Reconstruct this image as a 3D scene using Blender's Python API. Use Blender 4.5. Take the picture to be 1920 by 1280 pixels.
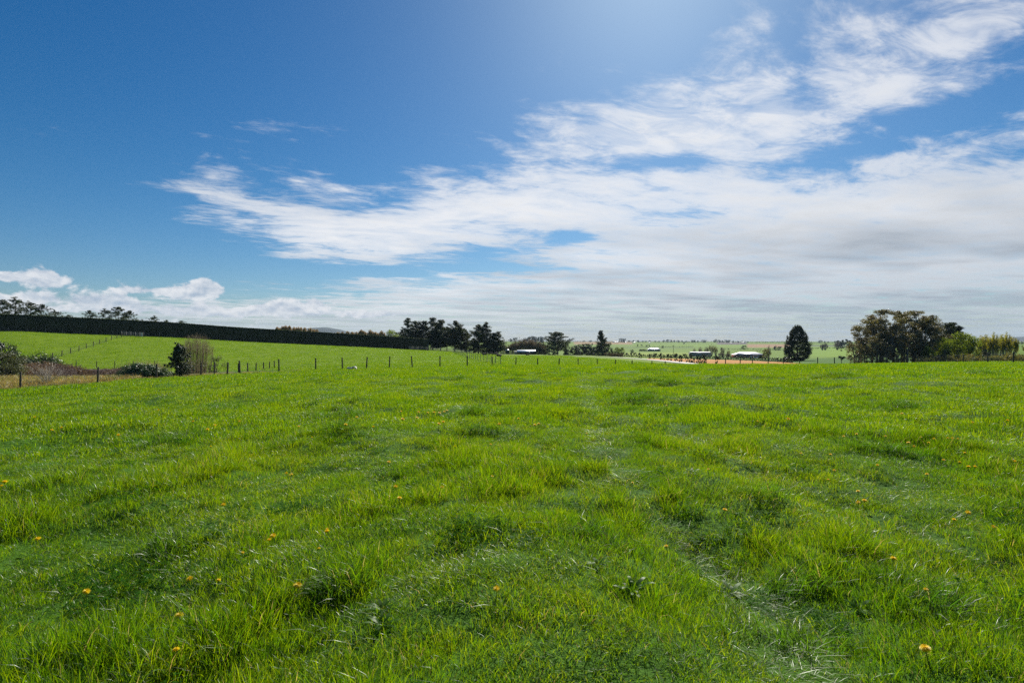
import bpy, bmesh, math, random
import numpy as np
from mathutils import Vector, Matrix

for _o in list(bpy.data.objects):
    bpy.data.objects.remove(_o)
SC = bpy.context.scene
COL = SC.collection
R = math.radians

# ------------------------------------------------------------------ camera
EYE = 1.62                      # eye height above the ground at the camera
F = 1067.0                      # focal length in pixels of the 1920 x 1280 photograph
cam_d = bpy.data.cameras.new('camera')
cam_d.sensor_width = 36.0
cam_d.lens = 36.0 * F / 1920.0
cam_d.clip_start = 0.05
cam_d.clip_end = 60000.0
cam = bpy.data.objects.new('camera', cam_d)
COL.objects.link(cam)
cam.location = (0, 0, EYE)
cam.rotation_euler = (R(90), 0, 0)
SC.camera = cam

# ------------------------------------------------------------------ light
SUN_EL, SUN_AZ = 37.0, 14.5     # degrees; azimuth clockwise from +Y (the view direction)
SC.view_settings.view_transform = 'Standard'
SC.view_settings.look = 'None'
SC.view_settings.gamma = 1.0
SC.view_settings.use_curve_mapping = False
SC.view_settings.exposure = 0.7
SC.cycles.use_denoising = False
SC.cycles.denoiser = 'OPENIMAGEDENOISE'
SC.cycles.denoising_input_passes = 'RGB_ALBEDO_NORMAL'
SC.cycles.denoising_prefilter = 'ACCURATE'
SC.cycles.max_bounces = 6
SC.cycles.diffuse_bounces = 3
SC.cycles.transmission_bounces = 4
SC.cycles.glossy_bounces = 2
SC.cycles.volume_bounces = 0
SC.cycles.transparent_max_bounces = 6
SC.cycles.sample_clamp_indirect = 6.0
SC.cycles.caustics_reflective = False
SC.cycles.caustics_refractive = False

sun_d = bpy.data.lights.new('sun', 'SUN')
sun_d.energy = 4.6
sun_d.angle = R(0.53)
sun_d.color = (1.0, 0.95, 0.86)
sun = bpy.data.objects.new('sun', sun_d)
COL.objects.link(sun)
_sd = Vector((math.sin(R(SUN_AZ)) * math.cos(R(SUN_EL)), math.cos(R(SUN_AZ)) * math.cos(R(SUN_EL)), math.sin(R(SUN_EL))))
sun.rotation_euler = _sd.to_track_quat('Z', 'Y').to_euler()
sun.location = (0, 0, 50)


class NX:
    """small helper: arithmetic on shader sockets makes Math nodes"""
    def __init__(s, nt, sock):
        s.nt, s.k = nt, sock

    def m(s, op, b=None, c=None):
        n = s.nt.nodes.new('ShaderNodeMath')
        n.operation = op
        for i, v in enumerate((s, b, c)):
            if v is None:
                continue
            if isinstance(v, NX):
                s.nt.links.new(v.k, n.inputs[i])
            else:
                n.inputs[i].default_value = v
        return NX(s.nt, n.outputs[0])

    def __add__(s, b): return s.m('ADD', b)
    def __sub__(s, b): return s.m('SUBTRACT', b)
    def __mul__(s, b): return s.m('MULTIPLY', b)
    def __truediv__(s, b): return s.m('DIVIDE', b)
    def __radd__(s, b): return s.m('ADD', b)
    def __rmul__(s, b): return s.m('MULTIPLY', b)
    def __rsub__(s, b): return (s * -1.0).m('ADD', b)
    def __neg__(s): return s * -1.0

    def smooth(s, a, b, lo=0.0, hi=1.0):
        n = s.nt.nodes.new('ShaderNodeMapRange')
        n.interpolation_type = 'SMOOTHSTEP'
        s.nt.links.new(s.k, n.inputs[0])
        for i, v in enumerate((a, b, lo, hi)):
            n.inputs[1 + i].default_value = v
        return NX(s.nt, n.outputs[0])

    def lin(s, a, b, lo=0.0, hi=1.0):
        n = s.nt.nodes.new('ShaderNodeMapRange')
        s.nt.links.new(s.k, n.inputs[0])
        for i, v in enumerate((a, b, lo, hi)):
            n.inputs[1 + i].default_value = v
        return NX(s.nt, n.outputs[0])


def node(nt, kind, **kw):
    n = nt.nodes.new(kind)
    for k, v in kw.items():
        setattr(n, k, v)
    return n


def setin(nt, n, name, v):
    if isinstance(v, NX):
        nt.links.new(v.k, n.inputs[name])
    elif isinstance(v, bpy.types.NodeSocket):
        nt.links.new(v, n.inputs[name])
    else:
        n.inputs[name].default_value = v


def noise(nt, vec, scale, detail=4.0, rough=0.55, dist=0.0, lac=2.0, out=0):
    n = node(nt, 'ShaderNodeTexNoise', noise_dimensions='3D')
    if vec is not None:
        nt.links.new(vec, n.inputs['Vector'])
    n.inputs['Scale'].default_value = scale
    n.inputs['Detail'].default_value = detail
    n.inputs['Roughness'].default_value = rough
    n.inputs['Distortion'].default_value = dist
    n.inputs['Lacunarity'].default_value = lac
    return NX(nt, n.outputs[out])


def combine(nt, x, y, z):
    n = node(nt, 'ShaderNodeCombineXYZ')
    for i, v in enumerate((x, y, z)):
        if isinstance(v, NX):
            nt.links.new(v.k, n.inputs[i])
        else:
            n.inputs[i].default_value = v
    return n.outputs[0]


def mixc(nt, f, a, b, blend='MIX'):
    n = node(nt, 'ShaderNodeMix', data_type='RGBA', blend_type=blend)
    n.clamp_factor = True
    for i, v in ((0, f), (6, a), (7, b)):
        if isinstance(v, NX):
            nt.links.new(v.k, n.inputs[i])
        elif isinstance(v, bpy.types.NodeSocket):
            nt.links.new(v, n.inputs[i])
        elif i == 0:
            n.inputs[i].default_value = v
        else:
            n.inputs[i].default_value = (*v, 1.0)
    return n.outputs[2]


# ------------------------------------------------------------------ sky and clouds
def build_world():
    w = bpy.data.worlds.new('World')
    SC.world = w
    w.use_nodes = True
    w.cycles.sampling_method = 'MANUAL'
    w.cycles.sample_map_resolution = 512
    nt = w.node_tree
    nt.nodes.clear()
    out = node(nt, 'ShaderNodeOutputWorld')
    bg = node(nt, 'ShaderNodeBackground')
    STR = 0.06
    bg.inputs['Strength'].default_value = STR
    nt.links.new(bg.outputs[0], out.inputs[0])
    sky = node(nt, 'ShaderNodeTexSky', sky_type='NISHITA')
    sky.sun_disc = False
    sky.sun_elevation = R(SUN_EL)
    sky.sun_rotation = R(SUN_AZ)
    sky.altitude = 100
    sky.air_density = 1.0
    sky.dust_density = 0.5
    sky.ozone_density = 2.2
    hs = node(nt, 'ShaderNodeHueSaturation')
    hs.inputs['Hue'].default_value = 0.497
    hs.inputs['Saturation'].default_value = 1.45
    hs.inputs['Value'].default_value = 0.64
    nt.links.new(sky.outputs[0], hs.inputs['Color'])

    tc = node(nt, 'ShaderNodeTexCoord')
    sp = node(nt, 'ShaderNodeSeparateXYZ')
    nt.links.new(tc.outputs['Generated'], sp.inputs[0])
    x, y, z = (NX(nt, sp.outputs[i]) for i in range(3))
    az = x.m('ARCTAN2', y) * (180 / math.pi)
    el = z.m('ARCSINE') * (180 / math.pi)

    # a clearer blue than the model's, less yellow low down
    tint = mixc(nt, el.smooth(16.0, 0.0), (0.74, 1.02, 1.18), (0.78, 0.98, 1.22))
    skyc = mixc(nt, 1.0, hs.outputs[0], tint, 'MULTIPLY')

    def ae(px, py):
        a = math.atan2(px - 960.0, F)
        return math.degrees(a), math.degrees(math.atan((640.0 - py) / F * math.cos(a)))

    av = combine(nt, az, el, 0.0)

    def blob(px, py, rx, ry, amp, rot=0.0, acc=None):
        # soft patch of thicker / thinner cloud at a bearing and height of the sky (degrees)
        a, e = ae(px, py)
        k = 57.3 / F * 1.75
        mpn = node(nt, 'ShaderNodeMapping', vector_type='TEXTURE')
        nt.links.new(av, mpn.inputs['Vector'])
        mpn.inputs['Location'].default_value = (a, e, 0)
        mpn.inputs['Rotation'].default_value = (0, 0, R(rot))
        mpn.inputs['Scale'].default_value = (rx * k, ry * k, 1)
        g = node(nt, 'ShaderNodeTexGradient', gradient_type='QUADRATIC_SPHERE')
        nt.links.new(mpn.outputs[0], g.inputs[0])
        v = NX(nt, g.outputs['Fac'])
        if acc is None:
            return v * (amp * 1.15)
        return v.m('MULTIPLY_ADD', amp * 1.15, acc)

    # upper edge of the cloud sheet, height against bearing
    edge_px = [(-400, 545), (0, 532), (180, 520), (285, 440), (330, 372), (420, 350), (560, 350), (760, 335), (940, 322),
               (985, 262), (1060, 195), (1250, 112), (1450, 28), (1650, -70), (1920, -160)]
    cur = node(nt, 'ShaderNodeFloatCurve')
    mp = cur.mapping.curves[0]
    pts = [(-180, 4.0), (-80, 5.0)] + [ae(a, b) for a, b in edge_px] + [(60, 42), (110, 40), (180, 10)]
    while len(mp.points) < len(pts):
        mp.points.new(0.5, 0.5)
    for p, (a, e) in zip(mp.points, pts):
        p.location = ((a + 180) / 360.0, e / 60.0)
        p.handle_type = 'VECTOR'
    cur.mapping.update()
    nt.links.new(((az + 180.0) / 360.0).k, cur.inputs['Value'])
    E = NX(nt, cur.outputs[0]) * 60.0
    sheet = ((E - el) / 6.0).m('MINIMUM', 1.0).m('MAXIMUM', -1.3)

    cov = sheet * 0.34
    for b in [
        (1370, 95, 130, 55, 0.30, 28), (1250, 150, 90, 30, 0.2, 20), (230, 540, 380, 34, -0.34, 0), (450, 545, 160, 16, -0.25, 0), (640, 545, 90, 14, -0.2, 0),
        (1850, 205, 320, 80, -0.40, 8), (1640, 275, 260, 28, -0.30, 8), (1290, 303, 90, 15, -0.50, -4), (1120, 300, 60, 9, -0.16, 0),
        (1050, 447, 70, 20, -0.55, 8), (900, 482, 120, 24, -0.60, 0), (690, 508, 330, 17, -0.85, 2), (180, 455, 300, 62, -0.9, -2),
        (395, 475, 75, 42, -0.34, 0), (470, 508, 100, 18, -0.45, 0), (0, 470, 220, 60, -0.6, 0),
        (1700, 80, 200, 90, 0.12, 25), (1400, 150, 90, 120, 0.20, 30), (1200, 240, 180, 50, 0.30, 10), (1500, 140, 32, 110, -0.30, 12),
        (600, 430, 190, 50, 0.34, -8), (800, 385, 240, 45, 0.36, 4), (740, 440, 180, 30, 0.2, 4), (980, 390, 230, 38, 0.26, 5), (1500, 440, 500, 90, 0.48, 3), (1850, 430, 240, 100, 0.34, 0), (1500, 340, 300, 16, 0.2, 4),
        (1390, 245, 45, 18, -0.18, 0), (660, 388, 60, 9, -0.26, 8), (400, 330, 36, 11, 0.34, 0), (560, 340, 40, 8, 0.34, 0), (820, 322, 30, 9, 0.26, 0),
        (1300, 560, 700, 60, 0.22, 0), (760, 585, 220, 30, 0.12, 0), (840, 555, 120, 9, 0.2, 2), (1450, 392, 220, 9, -0.12, 2),
    ]:
        cov = blob(*b, acc=cov)

    # cloud-deck coordinates (a level sheet seen in perspective)
    zz = (z + 0.035).m('MAXIMUM', 0.02)
    X, Y = x / zz, y / zz
    ca, sa = math.cos(R(24)), math.sin(R(24))
    U = X * ca + Y * sa
    Vv = Y * ca - X * sa
    pv = combine(nt, U * 0.85, Vv * 1.15, 0.0)
    wn = node(nt, 'ShaderNodeTexNoise', noise_dimensions='3D')
    nt.links.new(pv, wn.inputs['Vector'])
    wn.inputs['Scale'].default_value = 0.9
    wn.inputs['Detail'].default_value = 3.0
    vm = node(nt, 'ShaderNodeVectorMath', operation='MULTIPLY_ADD')
    nt.links.new(wn.outputs['Color'], vm.inputs[0])
    vm.inputs[1].default_value = (0.75, 0.75, 0.0)
    nt.links.new(pv, vm.inputs[2])
    n1 = noise(nt, vm.outputs[0], 1.7, 9.0, 0.66)
    n2 = noise(nt, combine(nt, U * 1.5 + 7.0, Vv * 3.0, 3.0), 2.1, 5.0, 0.68, 0.6)      # fibrous streaks
    n3 = noise(nt, combine(nt, U * 0.35 + 3.0, Vv * 0.6, 9.0), 1.0, 3.0, 0.6)
    tex = (n1 - 0.5) * 2.5 + (n2 - 0.5) * 0.7
    body = cov + tex
    dens = body.smooth(-0.10, 0.46)
    wisp = n2.smooth(0.34, 0.60)
    hi = el.smooth(13.0, 25.0) * 0.62
    dens = dens * (1.0 - hi + hi * wisp)
    thin = body.smooth(-0.1, 1.1)

    # cumulus standing on the horizon
    cu_n = noise(nt, combine(nt, az * 0.33, el * 0.55, 5.0), 1.25, 6.0, 0.56, 0.2)
    cu_up = noise(nt, combine(nt, az * 0.33 - 0.06, el * 0.55 + 0.2, 5.0), 1.25, 5.0, 0.56, 0.2)
    band = None
    for b in [(85, 523, 46, 17, 0.62), (385, 545, 36, 22, 0.66), (275, 545, 70, 14, 0.5), (595, 570, 60, 18, 0.5), (200, 567, 60, 11, 0.5),
              (60, 556, 90, 12, 0.44), (420, 582, 260, 13, 0.42), (0, 518, 26, 10, 0.5), (30, 600, 400, 14, 0.4), (510, 575, 40, 14, 0.45),
              (700, 590, 80, 9, 0.4), (180, 582, 300, 10, 0.3)]:
        band = blob(*b, acc=band)
    cu = (band + (cu_n - 0.5) * 1.3).smooth(0.22, 0.38) * band.smooth(0.02, 0.12)
    cu_sh = (cu_n - cu_up).lin(-0.16, 0.10, 0.0, 1.0).m('MINIMUM', 1.0).m('MAXIMUM', 0.0)

    def col(v):
        return tuple(c / STR / 2 ** SC.view_settings.exposure for c in v)

    white = col((0.88, 0.89, 0.915))
    grey = col((0.40, 0.455, 0.525))
    # thick parts lower in the sky are greyer
    low = el.smooth(20.0, 2.0)
    right = az.smooth(-14.0, 32.0)
    shade = ((n3 - 0.42) * 3.6).m('MAXIMUM', 0.0).m('MINIMUM', 1.0)
    gsh = (low * right * 0.5 + shade * (low * 0.62 + 0.16) + el.smooth(9.0, 0.5) * 0.25 + (n1 - 0.5) * 0.9 * thin - 0.06).m('MINIMUM', 1.0).m('MAXIMUM', 0.0)
    cc = mixc(nt, gsh, white, grey)
    cirrus = mixc(nt, dens * (thin * 0.45 + 0.55) * el.smooth(40.0, 12.0, 0.78, 1.0), skyc, cc)
    cuc = mixc(nt, cu_sh, col((0.42, 0.50, 0.62)), col((0.84, 0.85, 0.88)))
    res = mixc(nt, cu * 0.9, cirrus, cuc)
    # pale band of air right at the horizon
    res = mixc(nt, el.smooth(4.0, 0.0) * 0.4, res, col((0.50, 0.585, 0.66)))
    nt.links.new(res, bg.inputs['Color'])


build_world()

# ------------------------------------------------------------------ helpers
rng = np.random.default_rng(7)


def mesh_np(name, verts, quads=None, tris=None, smooth=False, colors=None):
    """mesh from arrays; quads (n,4) and tris (m,3)"""
    verts = np.asarray(verts, dtype=np.float32).reshape(-1, 3)
    q = np.zeros((0, 4), np.int32) if quads is None or len(quads) == 0 else np.asarray(quads, np.int32)
    t = np.zeros((0, 3), np.int32) if tris is None or len(tris) == 0 else np.asarray(tris, np.int32)
    me = bpy.data.meshes.new(name)
    me.vertices.add(len(verts))
    me.vertices.foreach_set('co', verts.ravel())
    nl = q.size + t.size
    me.loops.add(nl)
    me.loops.foreach_set('vertex_index', np.concatenate([q.ravel(), t.ravel()]).astype(np.int32))
    npoly = len(q) + len(t)
    me.polygons.add(npoly)
    starts = np.concatenate([np.arange(len(q)) * 4, q.size + np.arange(len(t)) * 3]).astype(np.int32)
    me.polygons.foreach_set('loop_start', starts)
    if smooth:
        me.polygons.foreach_set('use_smooth', np.ones(npoly, dtype=bool))
    if colors is not None:
        ca = me.color_attributes.new('tint', 'FLOAT_COLOR', 'POINT')
        c = np.ones((len(verts), 4), np.float32)
        c[:, :colors.shape[1]] = colors
        ca.data.foreach_set('color', c.ravel())
    me.update(calc_edges=True)
    return me


class MB:
    """collects simple solids into one mesh"""
    def __init__(s):
        s.v, s.q, s.t = [], [], []

    def add(s, v, q=(), t=()):
        b = len(s.v)
        s.v += [tuple(p) for p in v]
        s.q += [tuple(b + i for i in f) for f in q]
        s.t += [tuple(b + i for i in f) for f in t]

    def box(s, c, d, rz=0.0):
        x, y, z = (k / 2 for k in d)
        m = Matrix.Rotation(rz, 3, 'Z')
        pts = [Vector(c) + m @ Vector((sx * x, sy * y, sz * z)) for sz in (-1, 1) for sx, sy in ((-1, -1), (1, -1), (1, 1), (-1, 1))]
        s.add(pts, [(3, 2, 1, 0), (4, 5, 6, 7), (0, 1, 5, 4), (1, 2, 6, 5), (2, 3, 7, 6), (3, 0, 4, 7)])

    def tube(s, pts, rad, n=6, cap=True):
        pts = [Vector(p) for p in pts]
        if not hasattr(rad, '__len__'):
            rad = [rad] * len(pts)
        rings = []
        b = len(s.v)
        for i, p in enumerate(pts):
            d = (pts[min(i + 1, len(pts) - 1)] - pts[max(i - 1, 0)])
            d = d.normalized() if d.length > 1e-9 else Vector((0, 0, 1))
            a = d.cross(Vector((0, 1, 0)) if abs(d.y) < 0.9 else Vector((1, 0, 0))).normalized()
            c = d.cross(a)
            for k in range(n):
                an = 2 * math.pi * k / n
                s.v.append(tuple(p + (a * math.cos(an) + c * math.sin(an)) * rad[i]))
            rings.append(b + i * n)
        for i in range(len(pts) - 1):
            for k in range(n):
                k2 = (k + 1) % n
                s.q.append((rings[i] + k, rings[i] + k2, rings[i + 1] + k2, rings[i + 1] + k))
        if cap:
            s.v.append(tuple(pts[-1] + (pts[-1] - pts[-2]).normalized() * rad[-1] * 0.25))
            tip = len(s.v) - 1
            for k in range(n):
                s.t.append((rings[-1] + k, rings[-1] + (k + 1) % n, tip))

    def mesh(s, name, smooth=False):
        return mesh_np(name, s.v, s.q, s.t, smooth)

    def build(s, name, m, parent=None, smooth=False):
        return obj(name, s.mesh(name, smooth), m, parent)


def obj(name, me, m=None, parent=None, loc=None):
    o = bpy.data.objects.new(name, me)
    COL.objects.link(o)
    if m is not None and me is not None and len(me.materials) == 0:
        me.materials.append(m)
    if parent is not None:
        o.parent = parent
    if loc is not None:
        o.location = loc
    return o


def tag(o, label=None, cat=None, group=None, kind=None):
    if label: o['label'] = label
    if cat: o['category'] = cat
    if group: o['group'] = group
    if kind: o['kind'] = kind
    return o


def thing(name, loc, label, cat, group=None, rz=0.0, scale=1.0):
    o = bpy.data.objects.new(name, None)
    o.empty_display_size = 0.3
    COL.objects.link(o)
    o.location = loc
    o.rotation_euler = (0, 0, rz)
    o.scale = (scale,) * 3 if not hasattr(scale, '__len__') else scale
    return tag(o, label, cat, group)


def copy_tree(o, parent=None):
    c = o.copy()
    COL.objects.link(c)
    c.parent = parent
    for ch in list(o.children):
        copy_tree(ch, c)
    return c


# ------------------------------------------------------------------ materials
MATS = {}


def material(name):
    m = bpy.data.materials.new(name)
    m.use_nodes = True
    nt = m.node_tree
    nt.nodes.clear()
    out = node(nt, 'ShaderNodeOutputMaterial')
    MATS[name] = m
    return m, nt, out


def solid(name, col, rough=0.8, var=0.25, scale=3.0, metal=0.0, spec=0.3, col2=None):
    """plain surface: two tones broken up by noise, fine relief"""
    if name in MATS:
        return MATS[name]
    m, nt, out = material(name)
    g = node(nt, 'ShaderNodeTexCoord')
    n = noise(nt, g.outputs['Object'], scale, 5.0, 0.6)
    b = node(nt, 'ShaderNodeBsdfPrincipled')
    c2 = col2 if col2 else tuple(c * (1 - var) for c in col)
    nt.links.new(mixc(nt, n.lin(0.3, 0.7), c2, col), b.inputs['Base Color'])
    b.inputs['Roughness'].default_value = rough
    b.inputs['Metallic'].default_value = metal
    b.inputs['Specular IOR Level'].default_value = spec
    nt.links.new(b.outputs[0], out.inputs[0])
    return m


def foliage(name, col, col2, trans=0.35, gloss=0.05, scale=0.5, tcol=None):
    """leaf material: reflects and lets light through; tone varies through the crown"""
    if name in MATS:
        return MATS[name]
    m, nt, out = material(name)
    g = node(nt, 'ShaderNodeNewGeometry')
    n = noise(nt, g.outputs['Position'], scale, 3.0, 0.6)
    rp = NX(nt, g.outputs['Random Per Island'])
    c = mixc(nt, (n.lin(0.3, 0.7) * 0.6 + rp * 0.4), col, col2)
    d = node(nt, 'ShaderNodeBsdfDiffuse')
    t = node(nt, 'ShaderNodeBsdfTranslucent')
    nt.links.new(c, d.inputs['Color'])
    tm = mixc(nt, 1.0, c, tcol or (1.5, 1.35, 0.6), 'MULTIPLY')
    nt.links.new(tm, t.inputs['Color'])
    mx = node(nt, 'ShaderNodeMixShader')
    mx.inputs[0].default_value = trans
    nt.links.new(d.outputs[0], mx.inputs[1])
    nt.links.new(t.outputs[0], mx.inputs[2])
    gl = node(nt, 'ShaderNodeBsdfGlossy')
    gl.inputs['Roughness'].default_value = 0.45
    m2 = node(nt, 'ShaderNodeMixShader')
    m2.inputs[0].default_value = gloss
    nt.links.new(mx.outputs[0], m2.inputs[1])
    nt.links.new(gl.outputs[0], m2.inputs[2])
    nt.links.new(m2.outputs[0], out.inputs[0])
    return m


# ------------------------------------------------------------------ the lie of the land
# ground profiles along bearings (photograph column): (distance ahead, row) pairs where the ground shows,
# ('z', height) where it is hidden; heights are relative to the ground under the camera
Zs = 'z'
PROFILES = {
    0: [(3, Zs, 0), (10, Zs, -.15), (20, Zs, -.55), (30, Zs, -1.1), (44, 727), (50, 716), (60, 706), (70, Zs, -2.7), (85, 692), (100, 681),
        (120, 662), (145, 640), (172, 619.5), (185, Zs, 5.5), (230, Zs, 7), (300, Zs, 8), (500, Zs, 8), (900, Zs, 0), (1500, Zs, -8), (3000, Zs, 0)],
    150: [(3, Zs, 0), (10, Zs, -.12), (20, Zs, -.45), (30, Zs, -.9), (46, 717), (52, 709), (60, Zs, -2.5), (72, Zs, -3.3), (84, Zs, -3.0), (94, 690),
          (110, 676), (135, 655), (160, 638.5), (185, 623.6), (200, Zs, 5.2), (260, Zs, 6.6), (500, Zs, 6.5), (900, Zs, 0), (1500, Zs, -8), (3000, Zs, 0)],
    300: [(3, Zs, 0), (10, Zs, -.1), (20, Zs, -.38), (30, Zs, -.75), (52, 706), (58, 701), (70, Zs, -2.6), (80, Zs, -3.0), (92, 691), (115, 675),
          (145, 655), (170, 642), (196, 629.7), (215, Zs, 4.2), (300, Zs, 5.6), (500, Zs, 5.4), (900, Zs, 0), (1500, Zs, -8), (3000, Zs, 0)],
    450: [(3, Zs, 0), (10, Zs, -.08), (20, Zs, -.3), (30, Zs, -.62), (58, 698), (66, Zs, -1.9), (78, Zs, -2.4), (92, 689), (115, 676), (142, 663),
          (172, 650), (206, 639.5), (225, Zs, 2.3), (300, Zs, 3.4), (500, Zs, 3), (900, Zs, -2), (1500, Zs, -8), (3000, Zs, 0)],
    600: [(3, Zs, 0), (10, Zs, -.06), (20, Zs, -.26), (30, Zs, -.52), (45, Zs, -.95), (63, 692), (80, 686.5), (100, 680), (130, 670), (170, 657.5), (218, 647),
          (240, Zs, .7), (320, Zs, 1.3), (500, Zs, 0), (900, Zs, -5), (1500, Zs, -8), (3000, Zs, 0)],
    800: [(3, Zs, 0), (10, Zs, -.05), (20, Zs, -.2), (30, Zs, -.42), (45, Zs, -.8), (72, 686.5), (85, 683), (110, 677), (150, 669), (200, 661.5), (245, 656.8),
          (300, Zs, -2.2), (400, Zs, -3), (600, Zs, -5), (1000, Zs, -7), (1500, Zs, -6), (3000, Zs, 0)],
    950: [(3, Zs, 0), (10, Zs, -.03), (20, Zs, -.13), (30, Zs, -.28), (45, Zs, -.62), (60, Zs, -1.0), (78, 684), (100, 679.5), (150, 673), (220, 668), (300, 665),
          (350, 664), (420, Zs, -8), (600, 657), (900, 650), (1500, 643.5), (2200, 640), (4000, Zs, 0)],
    1080: [(3, Zs, 0), (10, Zs, -.02), (20, Zs, -.1), (30, Zs, -.22), (45, Zs, -.5), (60, 683.8), (83, 683.2), (110, 678.5), (160, 673), (230, 668), (300, 666.8),
           (400, 664), (600, 660), (1000, 653), (1600, 646.5), (2500, 641.3), (4000, Zs, 0)],
    1250: [(3, Zs, 0), (10, Zs, -.01), (20, Zs, -.08), (30, Zs, -.18), (42, Zs, -.33), (56, 682.6), (75, Zs, -1.5), (90, Zs, -2.5), (115, 683.2), (130, 681.5), (180, 676),
           (250, 672.5), (350, 669), (450, 666), (600, 662.5), (1000, 654), (1700, 646.5), (2600, 641.5), (4000, Zs, 0)],
    1450: [(3, Zs, 0), (10, Zs, 0), (20, Zs, -.06), (30, Zs, -.15), (42, Zs, -.3), (56, 682.2), (75, Zs, -1.5), (92, Zs, -2.5), (130, 684), (200, 678.5),
           (280, 674.5), (430, 671.5), (600, 664.5), (1000, 655), (1700, 647), (2600, 641.8), (4000, Zs, 0)],
    1650: [(3, Zs, 0), (10, Zs, 0), (20, Zs, -.05), (30, Zs, -.13), (42, Zs, -.28), (56, 681.8), (75, Zs, -1.35), (95, Zs, -2.2), (150, 681), (250, 672),
           (400, 664.5), (700, 655), (1200, 649), (2000, 643.2), (3000, 641), (4000, Zs, 0)],
    1900: [(3, Zs, 0), (10, Zs, 0.02), (20, Zs, -.02), (30, Zs, -.08), (42, Zs, -.2), (58, 679.5), (75, Zs, -1.1), (95, Zs, -1.9), (150, 677), (250, 668.5),
           (400, 661.5), (700, 653.5), (1200, 648.5), (2000, 642.8), (3000, 640.6), (4000, Zs, 0)],
}
_lr = np.log(np.geomspace(2.0, 20000.0, 600))


def _pchip(x, y, xq):
    h = np.diff(x); d = np.diff(y) / h
    m = np.zeros_like(y)
    for i in range(1, len(x) - 1):
        if d[i - 1] * d[i] > 0:
            w1, w2 = 2 * h[i] + h[i - 1], h[i] + 2 * h[i - 1]
            m[i] = (w1 + w2) / (w1 / d[i - 1] + w2 / d[i])
    i = np.clip(np.searchsorted(x, xq) - 1, 0, len(x) - 2)
    t = (xq - x[i]) / h[i]
    r = (2*t**3 - 3*t**2 + 1) * y[i] + (t**3 - 2*t**2 + t) * h[i] * m[i] + (-2*t**3 + 3*t**2) * y[i+1] + (t**3 - t**2) * h[i] * m[i+1]
    r = np.where(xq <= x[0], y[0], r)
    return np.where(xq >= x[-1], y[-1], r)


_cols = sorted(PROFILES)
_tab = []
for _c in _cols:
    kn = PROFILES[_c]
    xs = np.log([k[0] for k in kn] + [20000.0])
    ys = np.array([(k[2] if k[1] == 'z' else EYE - (k[1] - 640.0) / F * k[0] - (0.15 if 40 < k[0] < 95 else 0.0)) for k in kn] + [0.0])
    _tab.append(_pchip(xs, ys, _lr))
_tab = np.array(_tab)
_th = np.arctan((np.array(_cols) - 960.0) / F)
_thq = np.linspace(_th[0], _th[-1], 241)
_T = np.array([_pchip(_th, _tab[:, j], _thq) for j in range(len(_lr))]).T       # (theta, ln distance)
_k = np.exp(-0.5 * (np.arange(-6, 7) / 2.5) ** 2); _k /= _k.sum()
_T = np.apply_along_axis(lambda a: np.convolve(np.pad(a, 6, mode='edge'), _k, 'valid'), 0, _T)
_mean = _T.mean(axis=0)
_wr = np.random.default_rng(3)
_wk = [(2 * math.pi / L, _wr.uniform(0, 2 * math.pi), _wr.uniform(0, 2 * math.pi), a) for L, a in
       [(9, .05), (7, .05), (5.2, .045), (4.1, .04), (3.1, .035), (2.5, .03), (2.0, .028), (1.6, .022), (1.25, .018), (1.0, .014), (0.8, .01), (0.62, .008)]]


def height(X, Y, relief=True):
    X = np.asarray(X, float); Y = np.asarray(Y, float)
    th = np.arctan2(X, Y); r = np.hypot(X, Y)
    tc_ = np.clip(th, _thq[0], _thq[-1])
    lr = np.log(np.maximum(r * np.cos(tc_), 2.0))
    a = (tc_ - _thq[0]) / (_thq[-1] - _thq[0]) * (len(_thq) - 1)
    b = np.clip((lr - _lr[0]) / (_lr[1] - _lr[0]), 0, len(_lr) - 1.001)
    ai = np.clip(a.astype(int), 0, len(_thq) - 2); bi = b.astype(int)
    fa, fb = a - ai, b - bi
    z = (_T[ai, bi] * (1 - fa) * (1 - fb) + _T[ai + 1, bi] * fa * (1 - fb) + _T[ai, bi + 1] * (1 - fa) * fb + _T[ai + 1, bi + 1] * fa * fb)
    w = np.clip((np.abs(th) - _thq[-1]) / 1.6, 0, 1)
    z = z * (1 - w) + (_mean[bi] * (1 - fb) + _mean[bi + 1] * fb) * w
    if relief:
        fade = np.clip((75.0 - r) / 40.0, 0, 1)
        u = 0
        for k, p, d, am in _wk:
            u = u + am * np.sin(k * (X * math.cos(d) + Y * math.sin(d)) + p + 1.3 * np.sin(0.37 * k * (X * math.sin(d) - Y * math.cos(d)) + d))
        z = z + u * fade * 0.95
    return z


def hz(x, y):
    return float(height(np.array([x]), np.array([y]))[0])


def at(px, Y, dz=0.0):
    """point on the ground in photograph column px, Y metres ahead"""
    x = (px - 960.0) / F * Y
    return Vector((x, Y, hz(x, Y) + dz))


def pix(px, py, ymin=2.0, ymax=6000.0):
    """first ground point seen through a photograph pixel"""
    ys = np.geomspace(ymin, ymax, 3000)
    xs = (px - 960.0) / F * ys
    z = height(xs, ys)
    ray = EYE - (py - 640.0) / F * ys
    i = np.argmax(z >= ray)
    if z[i] < ray[i]:
        i = len(ys) - 1
    return Vector((xs[i], ys[i], z[i]))


def in_poly(px, py, poly):
    r = np.zeros(px.shape, bool)
    n = len(poly)
    for i in range(n):
        x1, y1 = poly[i]; x2, y2 = poly[(i + 1) % n]
        c = ((y1 > py) != (y2 > py)) & (px < (x2 - x1) * (py - y1) / (y2 - y1 + 1e-12) + x1)
        r ^= c
    return r


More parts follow.
